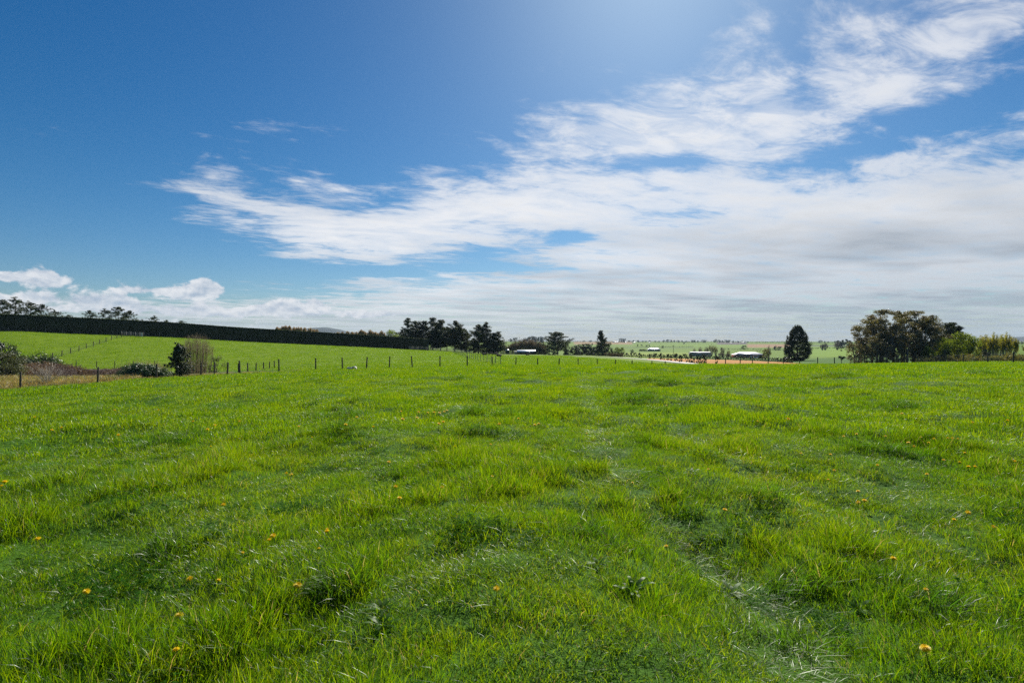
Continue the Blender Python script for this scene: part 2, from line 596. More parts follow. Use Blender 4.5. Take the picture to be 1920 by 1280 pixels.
def build_ground():
    tin = np.linspace(R(-50), R(50), 420)
    tout = np.linspace(R(50), R(310), 70)[1:-1]
    th = np.concatenate([tin, tout])
    rr = np.concatenate([[0.25, 0.6, 1.0, 1.4], np.geomspace(1.8, 6600.0, 400)])
    TH, RR = np.meshgrid(th, rr, indexing='ij')
    X, Y = RR * np.sin(TH), RR * np.cos(TH)
    Z = height(X.ravel(), Y.ravel()).reshape(X.shape)
    nt_, nr = X.shape
    V = np.stack([X, Y, Z], -1).reshape(-1, 3)
    i, j = np.meshgrid(np.arange(nt_), np.arange(nr - 1), indexing='ij')
    i2 = (i + 1) % nt_
    q = np.stack([i * nr + j, i * nr + j + 1, i2 * nr + j + 1, i2 * nr + j], -1).reshape(-1, 4)
    q = q[:, ::-1]
    V = np.vstack([V, [[0, 0, hz(0, 0.01)]]])
    c = len(V) - 1
    t = np.array([[k * nr, ((k + 1) % nt_) * nr, c] for k in range(nt_)])[:, ::-1]
    # what grows or lies on each piece of ground
    x, y, z = V.T
    yy = np.maximum(y, 0.5)
    px = 960 + F * x / yy
    py = 640 - F * (z - EYE) / yy
    front = y > 0.5
    col = np.tile(np.array([[0.055, 0.125, 0.012]]), (len(V), 1))
    def paint(mask, c, w=1.0):
        col[mask] = col[mask] * (1 - w) + np.array(c) * w
    def box(x0, x1, y0, y1, Y0, Y1):
        return front & (px > x0) & (px < x1) & (py > y0) & (py < y1) & (y > Y0) & (y < Y1)
    hill = front & (y > 82) & (y < 330) & (px < 1290)
    paint(hill, (0.132, 0.205, 0.008))
    far = front & (y > 330)
    paint(far, (0.110, 0.185, 0.016))
    # rough dry grass in the gully outside the fence
    gl = front & (px < 250) & (y > 45.5 + np.clip(px, -200, 300) * 0.018) & (y < 90)
    paint(gl, (0.17, 0.135, 0.055))
    paint(front & (px >= 250) & (px < 440) & (y > 55) & (y < 74), (0.13, 0.14, 0.045))
    # ploughed strip beyond the paddock, far paddocks
    paint(front & (y > 100) & (y < 420) & in_poly(px, py, [(1216, 671.6), (1290, 672.4), (1400, 675.6), (1450, 678), (1505, 681), (1530, 700), (1330, 700), (1285, 681), (1213, 674.5)]), (0.42, 0.20, 0.055))
    paint(box(1140, 1300, 660.5, 668.5, 300, 900), (0.19, 0.255, 0.03))
    paint(box(1075, 1185, 639, 645.5, 900, 9000), (0.24, 0.165, 0.075))
    paint(box(1402, 1478, 645, 651.5, 700, 9000), (0.26, 0.165, 0.085))
    paint(box(1345, 1400, 641, 646, 700, 9000), (0.095, 0.085, 0.07))
    paint(box(1190, 1400, 646, 650, 700, 9000), (0.125, 0.215, 0.018))
    paint(box(1520, 1600, 650, 668, 200, 9000), (0.14, 0.235, 0.02))
    paint(box(1150, 1300, 650, 653, 700, 9000), (0.09, 0.155, 0.025))
    paint(box(1480, 1620, 647, 649.5, 700, 9000), (0.09, 0.12, 0.06))
    me = mesh_np('ground', V, q, t, smooth=True, colors=col)
    m, nt, out = material('pasture_ground')
    g = node(nt, 'ShaderNodeNewGeometry')
    at_ = node(nt, 'ShaderNodeAttribute', attribute_name='tint')
    n1 = noise(nt, g.outputs['Position'], 0.35, 6.0, 0.65)
    n2 = noise(nt, g.outputs['Position'], 4.0, 5.0, 0.7)
    n3 = noise(nt, g.outputs['Position'], 0.03, 4.0, 0.6)
    k = (n1 - 0.5) * 0.7 + (n2 - 0.5) * 0.8 + (n3 - 0.5) * 0.7
    c = mixc(nt, 1.0, at_.outputs['Color'], combine(nt, k * 1.05 + 1.0, k * 0.8 + 1.0, k * 0.6 + 1.0), 'MULTIPLY')
    b = node(nt, 'ShaderNodeBsdfPrincipled')
    nt.links.new(c, b.inputs['Base Color'])
    b.inputs['Roughness'].default_value = 0.85
    b.inputs['Specular IOR Level'].default_value = 0.04
    bp = node(nt, 'ShaderNodeBump')
    bp.inputs['Strength'].default_value = 0.7
    bp.inputs['Distance'].default_value = 0.25
    nt.links.new((n1 * 0.5 + n2 * 0.5).k, bp.inputs['Height'])
    nt.links.new(bp.outputs[0], b.inputs['Normal'])
    nt.links.new(b.outputs[0], out.inputs[0])
    tag(obj('ground', me, m), kind='structure')


build_ground()


def build_hills():
    # blue hills on the horizon, beyond the hedge
    D = 5200.0
    def ridge(name, pts, d, depth):
        xs = np.linspace(pts[0][0], pts[-1][0], 90)
        py = np.interp(xs, [p[0] for p in pts], [p[1] for p in pts])
        r = np.random.default_rng(int(d))
        py = py - np.convolve(r.normal(0, 1, len(xs) + 8), np.ones(9) / 9, 'valid') * 1.2 * np.clip((645 - py) / 10, 0, 1)
        rows = []
        for f, hgt in ((-1.0, 0.0), (-0.55, 0.55), (-0.2, 0.9), (0, 1.0), (0.25, 0.85), (0.7, 0.4), (1.0, 0.0)):
            yy = d + f * depth
            X = (xs - 960) / F * d
            Zt = EYE + (640 - py) / F * d
            wob = r.normal(0, 1, len(xs)); wob = np.convolve(np.pad(wob, 3, mode='edge'), np.ones(7) / 7, 'valid') * 6 * (0 if hgt in (0.0, 1.0) else 1)
            rows.append(np.stack([X, np.full_like(X, yy), -40 + (Zt + 40) * hgt + wob], -1))
        V = np.array(rows)
        n0, n1_ = V.shape[:2]
        i, j = np.meshgrid(np.arange(n0 - 1), np.arange(n1_ - 1), indexing='ij')
        q = np.stack([i * n1_ + j, i * n1_ + j + 1, (i + 1) * n1_ + j + 1, (i + 1) * n1_ + j], -1).reshape(-1, 4)
        m = solid('hill_cover', (0.030, 0.048, 0.045), 0.95, 0.4, 0.002)
        tag(obj(name, mesh_np(name, V.reshape(-1, 3), q, smooth=True), m), kind='structure')
    ridge('hills', [(440, 640), (490, 622), (525, 615), (560, 617), (590, 614.5), (612, 614), (632, 617), (655, 622), (720, 627), (800, 634), (860, 640)], D, 600)
    ridge('hills', [(1700, 641), (1850, 638), (1905, 632), (2000, 628), (2200, 634), (2300, 641)], 4800.0, 500)


build_hills()

# ------------------------------------------------------------------ pasture grass
def blades(r_, n, rad, h0, h1, w0, w1, bend=(0.15, 0.9), dry=0.03, pal=None, upright=0.0):
    """n curved blades springing from a disc; returns verts, quads, tris, colours"""
    a = r_.uniform(0, 2 * np.pi, n); d = rad * np.sqrt(r_.uniform(0, 1, n))
    bx, by = d * np.cos(a), d * np.sin(a)
    h = r_.uniform(h0, h1, n) * r_.choice([1.0, 1.0, 0.7, 1.25], n)
    w = r_.uniform(w0, w1, n)
    la = a * 0.35 + r_.uniform(0, 2 * np.pi, n) * 0.65
    bd = r_.uniform(*bend, n)
    fa = r_.uniform(0, 2 * np.pi, n)
    ts = np.array([0.0, 0.34, 0.7, 1.0])
    V = np.zeros((n, 7, 3))
    for k, t in enumerate(ts):
        off = bd * h * t ** 1.9
        x = bx + np.cos(la) * off; y = by + np.sin(la) * off
        z = h * (t - 0.42 * np.minimum(bd, 1.1) ** 1.5 * t ** 2.2) - 0.012
        ww = w * (1.0 - 0.25 * t) * 0.5
        sx, sy = np.cos(fa + 0.5 * t) * ww, np.sin(fa + 0.5 * t) * ww
        if k < 3:
            V[:, 2 * k] = np.stack([x - sx, y - sy, z], -1)
            V[:, 2 * k + 1] = np.stack([x + sx, y + sy, z], -1)
        else:
            V[:, 6] = np.stack([x, y, z], -1)
    b = (np.arange(n) * 7)[:, None]
    q = np.concatenate([b + np.array([[0, 1, 3, 2]]), b + np.array([[2, 3, 5, 4]])])
    t = b + np.array([[4, 5, 6]])
    pal = pal if pal is not None else np.array([[.051, .134, .002], [.079, .168, .003], [.037, .106, .003], [.106, .186, .003]])
    c = pal[r_.integers(0, len(pal), n)] * r_.uniform(0.8, 1.2, (n, 1))
    dm = r_.uniform(0, 1, n) < dry
    c[dm] = np.array([.20, .20, .13]) * r_.uniform(0.6, 1.1, (dm.sum(), 1))
    return V.reshape(-1, 3), q, t, np.repeat(np.concatenate([c, np.ones((n, 1))], 1), 7, axis=0)


def clover(r_, n, rad, h0, h1, s0, s1):
    """low three-leaved clover"""
    vs, qs, cs = [], [], []
    for i in range(n):
        a = r_.uniform(0, 6.283); d = rad * math.sqrt(r_.uniform())
        x, y, z = d * math.cos(a), d * math.sin(a), r_.uniform(h0, h1)
        s = r_.uniform(s0, s1)
        c = np.append(np.array([.040, .125, .010]) * r_.uniform(0.8, 1.3), 0.12)
        tx, ty = r_.normal(0, .25, 2)
        for k in range(3):
            b = a + k * 2.094
            pts = [(0, 0), (0.8, -0.5), (1.15, 0), (0.8, 0.5)]
            base = len(vs)
            for u, v in pts:
                lx, ly = s * (u * math.cos(b) - v * math.sin(b)), s * (u * math.sin(b) + v * math.cos(b))
                vs.append((x + lx, y + ly, z + lx * tx + ly * ty + 0.15 * s * abs(v)))
                cs.append(c)
            qs.append((base, base + 1, base + 2, base + 3))
    return np.array(vs), np.array(qs), np.zeros((0, 3), int), np.array(cs)


def rosette(r_, n, l0, l1, w, lift):
    """broad-leaved pasture weed: a rosette of strap leaves"""
    vs, qs, cs = [], [], []
    for i in range(n):
        a = 6.283 * i / n + r_.uniform(-.3, .3); L = r_.uniform(l0, l1); up = r_.uniform(*lift)
        c = np.append(np.array([.055, .130, .012]) * r_.uniform(0.75, 1.35), 0.25)
        base = len(vs)
        for t, ww in ((0.05, .25), (.3, .75), (.6, 1.0), (.85, .7), (1.0, .12)):
            d = L * t; z = 0.02 + L * up * (t - 0.55 * t * t)
            for s_ in (-1, 1):
                vs.append((d * math.cos(a) - s_ * w * ww * math.sin(a), d * math.sin(a) + s_ * w * ww * math.cos(a), z + 0.25 * w * ww)); cs.append(c)
        qs += [(base + 2 * k, base + 2 * k + 1, base + 2 * k + 3, base + 2 * k + 2) for k in range(4)]
    return np.array(vs), np.array(qs), np.zeros((0, 3), int), np.array(cs)


def merge(*parts):
    V, Q, T, C, b = [], [], [], [], 0
    for v, q, t, c in parts:
        V.append(v); Q.append(q + b); T.append(t + b); C.append(c); b += len(v)
    return np.concatenate(V), np.concatenate(Q), np.concatenate(T), np.concatenate(C)


def grass_material():
    m, nt, out = material('grass_blade')
    at_ = node(nt, 'ShaderNodeAttribute', attribute_name='tint')
    g = node(nt, 'ShaderNodeNewGeometry')
    n1 = noise(nt, g.outputs['Position'], 0.45, 3.0, 0.6)
    n2 = noise(nt, g.outputs['Position'], 2.2, 2.0, 0.6)
    k = (n1 - 0.5) * 1.5 + (n2 - 0.5) * 0.9
    c = mixc(nt, 1.0, at_.outputs['Color'], combine(nt, (k * 1.0 + 1.0).m('MAXIMUM', 0.3), (k * 0.5 + 1.0).m('MAXIMUM', 0.4), (k * 0.2 + 1.0).m('MAXIMUM', 0.3)), 'MULTIPLY')
    d = node(nt, 'ShaderNodeBsdfDiffuse')
    nt.links.new(c, d.inputs['Color'])
    t = node(nt, 'ShaderNodeBsdfTranslucent')
    nt.links.new(mixc(nt, 1.0, c, (2.9, 2.2, 0.8), 'MULTIPLY'), t.inputs['Color'])
    mx = node(nt, 'ShaderNodeMixShader')
    mx.inputs[0].default_value = 0.58
    nt.links.new(d.outputs[0], mx.inputs[1])
    nt.links.new(t.outputs[0], mx.inputs[2])
    gl = node(nt, 'ShaderNodeBsdfGlossy')
    gl.inputs['Roughness'].default_value = 0.42
    gl.inputs['Color'].default_value = (0.95, 1.0, 0.9, 1)
    m2 = node(nt, 'ShaderNodeMixShader')
    lw = node(nt, 'ShaderNodeFresnel')
    lw.inputs['IOR'].default_value = 1.42
    nt.links.new(((NX(nt, lw.outputs[0]) * 0.3).m('MINIMUM', 0.055) * NX(nt, at_.outputs['Alpha'])).k, m2.inputs[0])
    nt.links.new(mx.outputs[0], m2.inputs[1])
    nt.links.new(gl.outputs[0], m2.inputs[2])
    nt.links.new(m2.outputs[0], out.inputs[0])
    return m


GRASS = grass_material()


def scatter(name, label, cat, protos, P, which, scl, rot, mat):
    """one object: its mesh carries the tuft shapes and the growing points, geometry nodes set a tuft on every point"""
    V, Q, T, C, K, S = [], [], [], [], [], []
    b = 0
    for k, (v, q, t, c) in enumerate(protos):
        V.append(v); Q.append(q + b); T.append(t + b); C.append(c)
        K.append(np.full(len(v), k)); b += len(v)
    nproto = b
    V.append(P); C.append(np.zeros((len(P), 4))); K.append(which)
    me = mesh_np(name, np.concatenate(V), np.concatenate(Q), np.concatenate(T), colors=np.concatenate(C))
    n = len(me.vertices)
    def attr(nm, typ, arr, key='value'):
        a = me.attributes.new(nm, typ, 'POINT')
        a.data.foreach_set(key, np.ascontiguousarray(arr).ravel())
    attr('kindno', 'INT', np.concatenate(K).astype(np.int32))
    ip = np.zeros(n, np.int32); ip[:nproto] = 1
    attr('shape', 'INT', ip)
    sc = np.ones((n, 3), np.float32); sc[nproto:] = scl
    ro = np.zeros((n, 3), np.float32); ro[nproto:] = rot
    attr('size', 'FLOAT_VECTOR', sc, 'vector')
    attr('turn', 'FLOAT_VECTOR', ro, 'vector')
    o = obj(name, me, mat)
    ng = bpy.data.node_groups.new(name + '_nodes', 'GeometryNodeTree')
    ng.interface.new_socket('Geometry', in_out='INPUT', socket_type='NodeSocketGeometry')
    ng.interface.new_socket('Geometry', in_out='OUTPUT', socket_type='NodeSocketGeometry')
    gi, go = ng.nodes.new('NodeGroupInput'), ng.nodes.new('NodeGroupOutput')
    L = ng.links.new
    def named(nm, typ):
        a = ng.nodes.new('GeometryNodeInputNamedAttribute'); a.data_type = typ
        a.inputs['Name'].default_value = nm
        return a.outputs['Attribute']
    sep = ng.nodes.new('GeometryNodeSeparateGeometry'); sep.domain = 'POINT'
    L(gi.outputs[0], sep.inputs[0])
    cmp0 = ng.nodes.new('FunctionNodeCompare'); cmp0.data_type = 'INT'; cmp0.operation = 'EQUAL'
    L(named('shape', 'INT'), cmp0.inputs[2]); cmp0.inputs[3].default_value = 1
    L(cmp0.outputs[0], sep.inputs['Selection'])
    join = ng.nodes.new('GeometryNodeJoinGeometry')
    for k in range(len(protos)):
        cm = ng.nodes.new('FunctionNodeCompare'); cm.data_type = 'INT'; cm.operation = 'EQUAL'
        L(named('kindno', 'INT'), cm.inputs[2]); cm.inputs[3].default_value = k
        s1 = ng.nodes.new('GeometryNodeSeparateGeometry'); s1.domain = 'POINT'
        L(sep.outputs[0], s1.inputs[0]); L(cm.outputs[0], s1.inputs['Selection'])
        s2 = ng.nodes.new('GeometryNodeSeparateGeometry'); s2.domain = 'POINT'
        L(sep.outputs[1], s2.inputs[0]); L(cm.outputs[0], s2.inputs['Selection'])
        io = ng.nodes.new('GeometryNodeInstanceOnPoints')
        L(s2.outputs[0], io.inputs['Points']); L(s1.outputs[0], io.inputs['Instance'])
        er = ng.nodes.new('FunctionNodeEulerToRotation')
        L(named('turn', 'FLOAT_VECTOR'), er.inputs[0])
        L(er.outputs[0], io.inputs['Rotation'])
        L(named('size', 'FLOAT_VECTOR'), io.inputs['Scale'])
        L(io.outputs[0], join.inputs[0])
    L(join.outputs[0], go.inputs[0])
    md = o.modifiers.new('tufts', 'NODES')
    md.node_group = ng
    return tag(o, label, cat, kind='stuff')


# the paddock's boundary fence: distance ahead against photograph column
FENCE = [(-300, 41), (-60, 43.5), (38, 45), (183, 47), (293, 52), (377, 56), (450, 58), (523, 60), (592, 63), (642, 66), (730, 69), (876, 75),
         (967, 79), (1048, 83), (1120, 87), (1185, 90), (1250, 92), (1360, 93), (1450, 93), (1533, 92), (1640, 88), (1760, 80), (1900, 66), (2100, 56)]


def fence_y(px):
    return np.interp(px, [f[0] for f in FENCE], [f[1] for f in FENCE])


def wob(X, Y, L, seed):
    r_ = np.random.default_rng(seed)
    u = 0
    for _ in range(7):
        k = 2 * math.pi / (L * r_.uniform(0.55, 1.8)); d = r_.uniform(0, 6.28)
        u = u + np.sin(k * (X * math.cos(d) + Y * math.sin(d)) + r_.uniform(0, 6.28) + 1.1 * np.sin(0.6 * k * (X * math.sin(d) - Y * math.cos(d))))
    return u / 3.0


def build_grass():
    r_ = np.random.default_rng(11)
    near = [blades(r_, 80, .13, .035, .095, .0022, .0044) for _ in range(5)]
    lush = [blades(r_, 84, .12, .07, .15, .0026, .0052, (0.2, 1.0), 0.02) for _ in range(3)]
    clo = [merge(clover(r_, 22, .13, .03, .085, .010, .017), blades(r_, 26, .13, .05, .12, .003, .006)) for _ in range(2)]
    arch = [merge(blades(r_, 56, .13, .045, .10, .0022, .0046), blades(r_, 5, .10, .11, .19, .002, .0034, (0.9, 1.3), 0.35)) for _ in range(2)]
    mid = [blades(r_, 90, .26, .045, .115, .0045, .009, dry=0.01) for _ in range(4)]
    dpal = np.array([[.036, .110, .008], [.055, .135, .007], [.04, .10, .010]])
    tus = [blades(r_, 120, .17, .10, .21, .003, .0062, (0.3, 1.1), 0.02, dpal) for _ in range(2)]
    far = [blades(r_, 90, .62, .05, .135, .010, .020, dry=0.0) for _ in range(3)]
    ros = [merge(rosette(r_, 9, .06, .12, .011, (.5, 1.2)), rosette(r_, 5, .04, .08, .009, (1.0, 1.8)), blades(r_, 22, .12, .04, .10, .0022, .0046)) for _ in range(2)]
    protos = near + lush + clo + arch + mid + tus + far + ros
    iN, iL, iC, iA, iM, iT, iF, iR = [0, 1, 2, 3, 4], [5, 6, 7], [8, 9], [10, 11], [12, 13, 14, 15], [16, 17], [18, 19, 20], [21, 22]
    PX, PY, KI, SZ = [], [], [], []

    def band(r0, r1, dens, half=R(51)):
        n = int(half * (r1 * r1 - r0 * r0) * dens)
        r = np.sqrt(r_.uniform(r0 * r0, r1 * r1, n)); t = r_.uniform(-half, half, n)
        return r * np.sin(t), r * np.cos(t)

    T1 = [pix(*p) for p in [(1085, 700), (1098, 740), (1112, 800), (1140, 860), (1185, 915), (1255, 1005), (1330, 1085), (1420, 1135), (1475, 1200), (1500, 1275)]]
    T2 = [pix(*p) for p in [(1230, 760), (1300, 830), (1400, 885), (1540, 930), (1680, 995), (1850, 1055), (1990, 1100)]]

    def trodden(x, y, pts, w):
        d = np.full(x.shape, 99.0)
        for a, b in zip(pts[:-1], pts[1:]):
            ux, uy = b.x - a.x, b.y - a.y
            t = np.clip(((x - a.x) * ux + (y - a.y) * uy) / (ux * ux + uy * uy), 0, 1)
            d = np.minimum(d, np.hypot(x - a.x - t * ux, y - a.y - t * uy))
        return np.exp(-(d / w) ** 2)

    for r0, r1, dens, kinds in [(0.7, 5.5, 150, 'near'), (5.5, 11, 105, 'near'), (11, 19, 34, 'mid'), (19, 33, 20, 'mid'), (33, 60, 6.5, 'far'), (60, 125, 2.2, 'far')]:
        x, y = band(r0, r1, dens)
        px = 960 + F * x / y
        ok = y < fence_y(px) - 0.4 + (26 if r0 >= 33 else 0) * (px > 540)
        x, y = x[ok], y[ok]
        p = wob(x, y, 3.2, 5) * 0.6 + wob(x, y, 1.1, 6) * 0.5
        q = wob(x, y, 1.6, 8)
        track = np.maximum(trodden(x, y, T1, 0.20), 0.8 * trodden(x, y, T2, 0.16))   # trodden lines through the sward
        if kinds == 'near':
            u = r_.uniform(0, 1, len(x))
            k = r_.choice(iN, len(x))
            k = np.where(p > 0.45, r_.choice(iL, len(x)), k)
            k = np.where((q > 0.75) & (u < 0.6), r_.choice(iC, len(x)), k)
            k = np.where((u > 0.90) | ((track > 0.35) & (u > 0.35)), r_.choice(iA, len(x)), k)
            k = np.where((wob(x, y, 2.3, 17) > 0.5) & (u < 0.012), r_.choice(iR, len(x)), k)
            s = r_.uniform(0.75, 1.2, len(x))
        elif kinds == 'mid':
            k = r_.choice(iM, len(x)); s = r_.uniform(0.75, 1.2, len(x))
        else:
            k = r_.choice(iF, len(x)); s = r_.uniform(0.75, 1.25, len(x))
        hs = s * np.clip(1.0 + 0.55 * p, 0.42, 2.3) * (1 - 0.55 * track)
        PX.append(x); PY.append(y); KI.append(k); SZ.append(np.stack([s, s, hs], -1))
    # the same sward over the hillside and the field beyond the fence
    n = 52000
    pxh = r_.uniform(-160, 1290, n); yh = np.sqrt(r_.uniform(60.0 ** 2, 262.0 ** 2, n))
    hx = (pxh - 960) / F * yh
    hedge_y = 172.0 + (246.0 - 172.0) * (hx + 154.7) / (154.7 - 36.4)
    ok = (yh > fence_y(pxh) + 1.0) & (yh > np.where(pxh < 520, 92 - np.clip(pxh - 300, 0, 220) * 0.1, 0)) & ((hx > -36) | (yh < hedge_y - 2.2)) & ~((pxh > 1075) & (yh > 100 + (1290 - pxh) * 0.5))
    hx, yh = hx[ok], yh[ok]
    s = r_.uniform(0.8, 1.3, len(hx)) * 1.45
    PX.append(hx); PY.append(yh); KI.append(r_.choice(iF, len(hx))); SZ.append(np.stack([s, s, s * 0.62 * np.clip(1 + 0.4 * wob(hx, yh, 9, 12), .4, 1.8)], -1))
    # thick dark tussocks left by the stock
    for px, py, rr in [(300, 832, .55), (325, 826, .4), (280, 838, .3), (625, 782, .75), (605, 776, .5), (905, 778, .75), (940, 770, .6), (1185, 750, .55), (1232, 718, .9),
                       (780, 746, .5), (700, 705, .8), (1640, 840, .35), (1865, 808, .35), (520, 842, .4), (1560, 705, 1.0), (1300, 700, 1.1), (860, 712, .8), (430, 770, .6),
                       (150, 775, .6), (1010, 880, .4), (975, 900, .3), (600, 1095, .22), (640, 1100, .16), (1250, 770, .5), (1720, 1115, .3), (1500, 1105, .3), (1400, 930, .35),
                       (55, 780, .5), (1700, 760, .5), (1460, 1190, .25), (1830, 700, .9), (1120, 1010, .25), (330, 1030, .2), (1110, 800, .5), (1350, 720, .9)]:
        c = pix(px, py)
        n = max(4, int(rr * rr * 34))
        a, d = r_.uniform(0, 6.283, n), rr * np.sqrt(r_.uniform(0, 1, n))
        x, y = c.x + d * np.cos(a), c.y + d * np.sin(a) * 0.8
        s = r_.uniform(0.7, 1.1, n) * (1.0 + 0.25 * min(rr, 1.0))
        PX.append(x); PY.append(y); KI.append(r_.choice(iT, n)); SZ.append(np.stack([s, s, s], -1))
    x, y = np.concatenate(PX), np.concatenate(PY)
    P = np.stack([x, y, height(x, y) - 0.004], -1)
    n = len(x)
    rot = np.stack([r_.normal(0, .07, n), r_.normal(0, .07, n) + 0.05, r_.uniform(0, 6.283, n)], -1)
    scatter('grass', 'short bright green pasture grass covering the paddock', 'grass', protos, P, np.concatenate(KI), np.concatenate(SZ), rot, GRASS)

    # long dry grass in the gully outside the fence
    tan = np.array([[.15, .135, .095], [.12, .11, .07], [.075, .10, .035], [.18, .16, .115], [.075, .065, .05], [.06, .11, .02]])
    dp = [blades(r_, 60, .33, .18, .50, .010, .018, (0.3, 1.1), 0.1, tan) for _ in range(3)]
    n = 2600
    px = r_.uniform(-160, 262, n)
    yy = fence_y(px) + 0.5 + r_.uniform(0, 1, n) ** 0.8 * 21
    x = (px - 960) / F * yy
    keep = (yy < 66) | (r_.uniform(0, 1, n) < 0.6)
    x, yy = x[keep], yy[keep]
    # and a fringe along the bottom wire
    pf = r_.uniform(-200, 560, 420); yf = fence_y(pf) + r_.normal(0.15, 0.18, 420)
    x = np.concatenate([x, (pf - 960) / F * yf]); yy = np.concatenate([yy, yf])
    n = len(x)
    s = r_.uniform(0.7, 1.25, n)
    s[-420:] *= 0.55
    scatter('dry_grass', 'long straw coloured dry grass in the gully behind the left fence', 'grass', dp, np.stack([x, yy, height(x, yy) - 0.01], -1), r_.integers(0, 3, n),
            np.stack([s, s, s], -1), np.stack([r_.normal(0, .1, n), r_.normal(0, .1, n), r_.uniform(0, 6.28, n)], -1), GRASS)


build_grass()


# ------------------------------------------------------------------ dandelions
def build_dandelions():
    r_ = random.Random(5)
    ym = foliage('dandelion_petal', (0.88, 0.68, 0.008), (0.93, 0.76, 0.016), 0.52, 0.03, 8.0, (1.05, 1.0, 0.8))
    gm = foliage('dandelion_stem', (0.10, 0.17, 0.04), (0.14, 0.16, 0.05), 0.25, 0.04, 3.0)

    def head(seed):
        q_ = random.Random(seed)
        v, t, q = [], [], []
        for ring, (n, rad, z, lift) in enumerate([(20, .0250, .004, -0.003), (18, .0220, .006, .002), (15, .0175, .008, .005), (11, .012, .010, .006), (7, .006, .013, .004)]):
            for k in range(n):
                a = 2 * math.pi * (k + 0.5 * ring) / n + q_.uniform(-.08, .08)
                rr = rad * q_.uniform(0.88, 1.08)
                w = 0.0031
                ca, sa = math.cos(a), math.sin(a)
                b = len(v)
                for u, s in ((0.1, -0.4), (0.1, 0.4), (0.72, 1.0), (0.72, -1.0), (1.0, 0.55), (1.0, -0.55)):
                    v.append((ca * rr * u - sa * w * s, sa * rr * u + ca * w * s, z + lift * u + q_.uniform(-.0008, .0008)))
                q += [(b, b + 1, b + 2, b + 3), (b + 3, b + 2, b + 4, b + 5)]
        return mesh_np('flower_head', v, q)

    def stem(seed, h):
        q_ = random.Random(seed)
        mb = MB()
        dx, dy = q_.uniform(-.02, .02), q_.uniform(-.02, .02)
        mb.tube([(dx, dy, -h), (dx * .6, dy * .6, -h * .6), (dx * .15, dy * .15, -h * .2), (0, 0, 0)], [.0026, .0024, .0023, .0022], 5, False)
        mb.tube([(0, 0, -.012), (0, 0, -.006), (0, 0, .001)], [.003, .0065, .008], 8, False)
        return mb.mesh('stem', True)
    heads = [head(i) for i in range(3)]
    stems = [stem(i, 0.12) for i in range(3)]
    for m_ in heads: m_.materials.append(ym)
    for m_ in stems: m_.materials.append(gm)
    spots = [(558, 1098, 1.1), (162, 1110, 1), (336, 1154, 1), (356, 1085, .9), (410, 1087, .6), (330, 1218, .8), (512, 1004, 1), (505, 1011, .7), (613, 996, .9), (598, 1028, .5),
             (742, 912, 1), (749, 934, 1), (829, 913, .8), (931, 1103, .8), (1735, 1216, 1.1), (1675, 1047, .9), (1736, 1105, .6), (1815, 961, 1.1), (1789, 974, .8), (1863, 987, .7),
             (1609, 942, 1), (1621, 939, 1.1), (1609, 922, .9), (1553, 899, .7), (1564, 882, .8), (1557, 853, .9), (1645, 872, .8), (1799, 867, 1), (1816, 875, 1), (1828, 875, 1), (1738, 889, .9),
             (1703, 830, 1), (1714, 837, 1), (1751, 823, 1), (1741, 830, .8), (1727, 820, .7), (1777, 822, .9), (1786, 822, .9), (1796, 823, .7), (1809, 849, .8), (1769, 862, .8), (1902, 865, 1),
             (1660, 818, .8), (1582, 818, .8), (1606, 814, .9), (1478, 786, .9), (1691, 776, .8), (1889, 788, .8), (1823, 792, .7), (1359, 956, .9), (1249, 1024, .7),
             (755, 786, 1), (785, 773, .9), (802, 774, .9), (814, 773, .9), (824, 774, .9), (833, 772, .9), (838, 770, .8), (782, 783, .8), (831, 791, .8), (823, 795, .8), (752, 771, .7),
             (648, 797, .9), (669, 782, .7), (729, 866, 1), (853, 837, .8), (920, 833, .8), (936, 795, .8), (972, 785, .7), (1003, 797, .8), (1010, 795, .8), (923, 893, .7), (885, 738, .6),
             (9, 904, 1.2), (3, 911, .7), (222, 816, .9), (97, 807, .8), (115, 802, .7), (65, 782, .7), (215, 769, .7), (297, 769, .7), (362, 790, .7), (389, 805, .8), (403, 797, .7),
             (395, 837, .7), (449, 790, .7), (419, 946, .9), (537, 887, .8), (547, 889, .7), (543, 891, .5), (71, 1010, 1), (455, 1036, .5), (613, 992, .6), (340, 742, .5),
             (1420, 790, .7), (1328, 880, .6), (1186, 905, .6), (1100, 812, .6), (1250, 760, .6), (1502, 850, .7), (700, 800, .6), (560, 800, .6), (585, 820, .7)]
    for i, (px, py, s) in enumerate(spots):
        zh = 0.115
        # the head stands a hand's breadth above the soil
        ys = np.geomspace(2.0, 80.0, 1500)
        xs = (px - 960) / F * ys
        zz = height(xs, ys) + zh + 0.04 * np.clip((ys - 5) / 6, 0, 1)
        j = int(np.argmax(zz >= EYE - (py - 640) / F * ys))
        p = (xs[j], ys[j], float(zz[j]))
        big = (ys[j] > 9)
        o = thing('dandelion', p, 'yellow dandelion flower standing open in the green paddock grass', 'dandelion', 'dandelions in the paddock', r_.uniform(0, 6.28), s * (1.0 if not big else 1.55))
        o.rotation_euler = (r_.uniform(0.0, .5), r_.uniform(-.3, .3), 0)
        obj('flower_head', heads[i % 3], None, o)
        obj('stem', stems[i % 3], None, o)


build_dandelions()

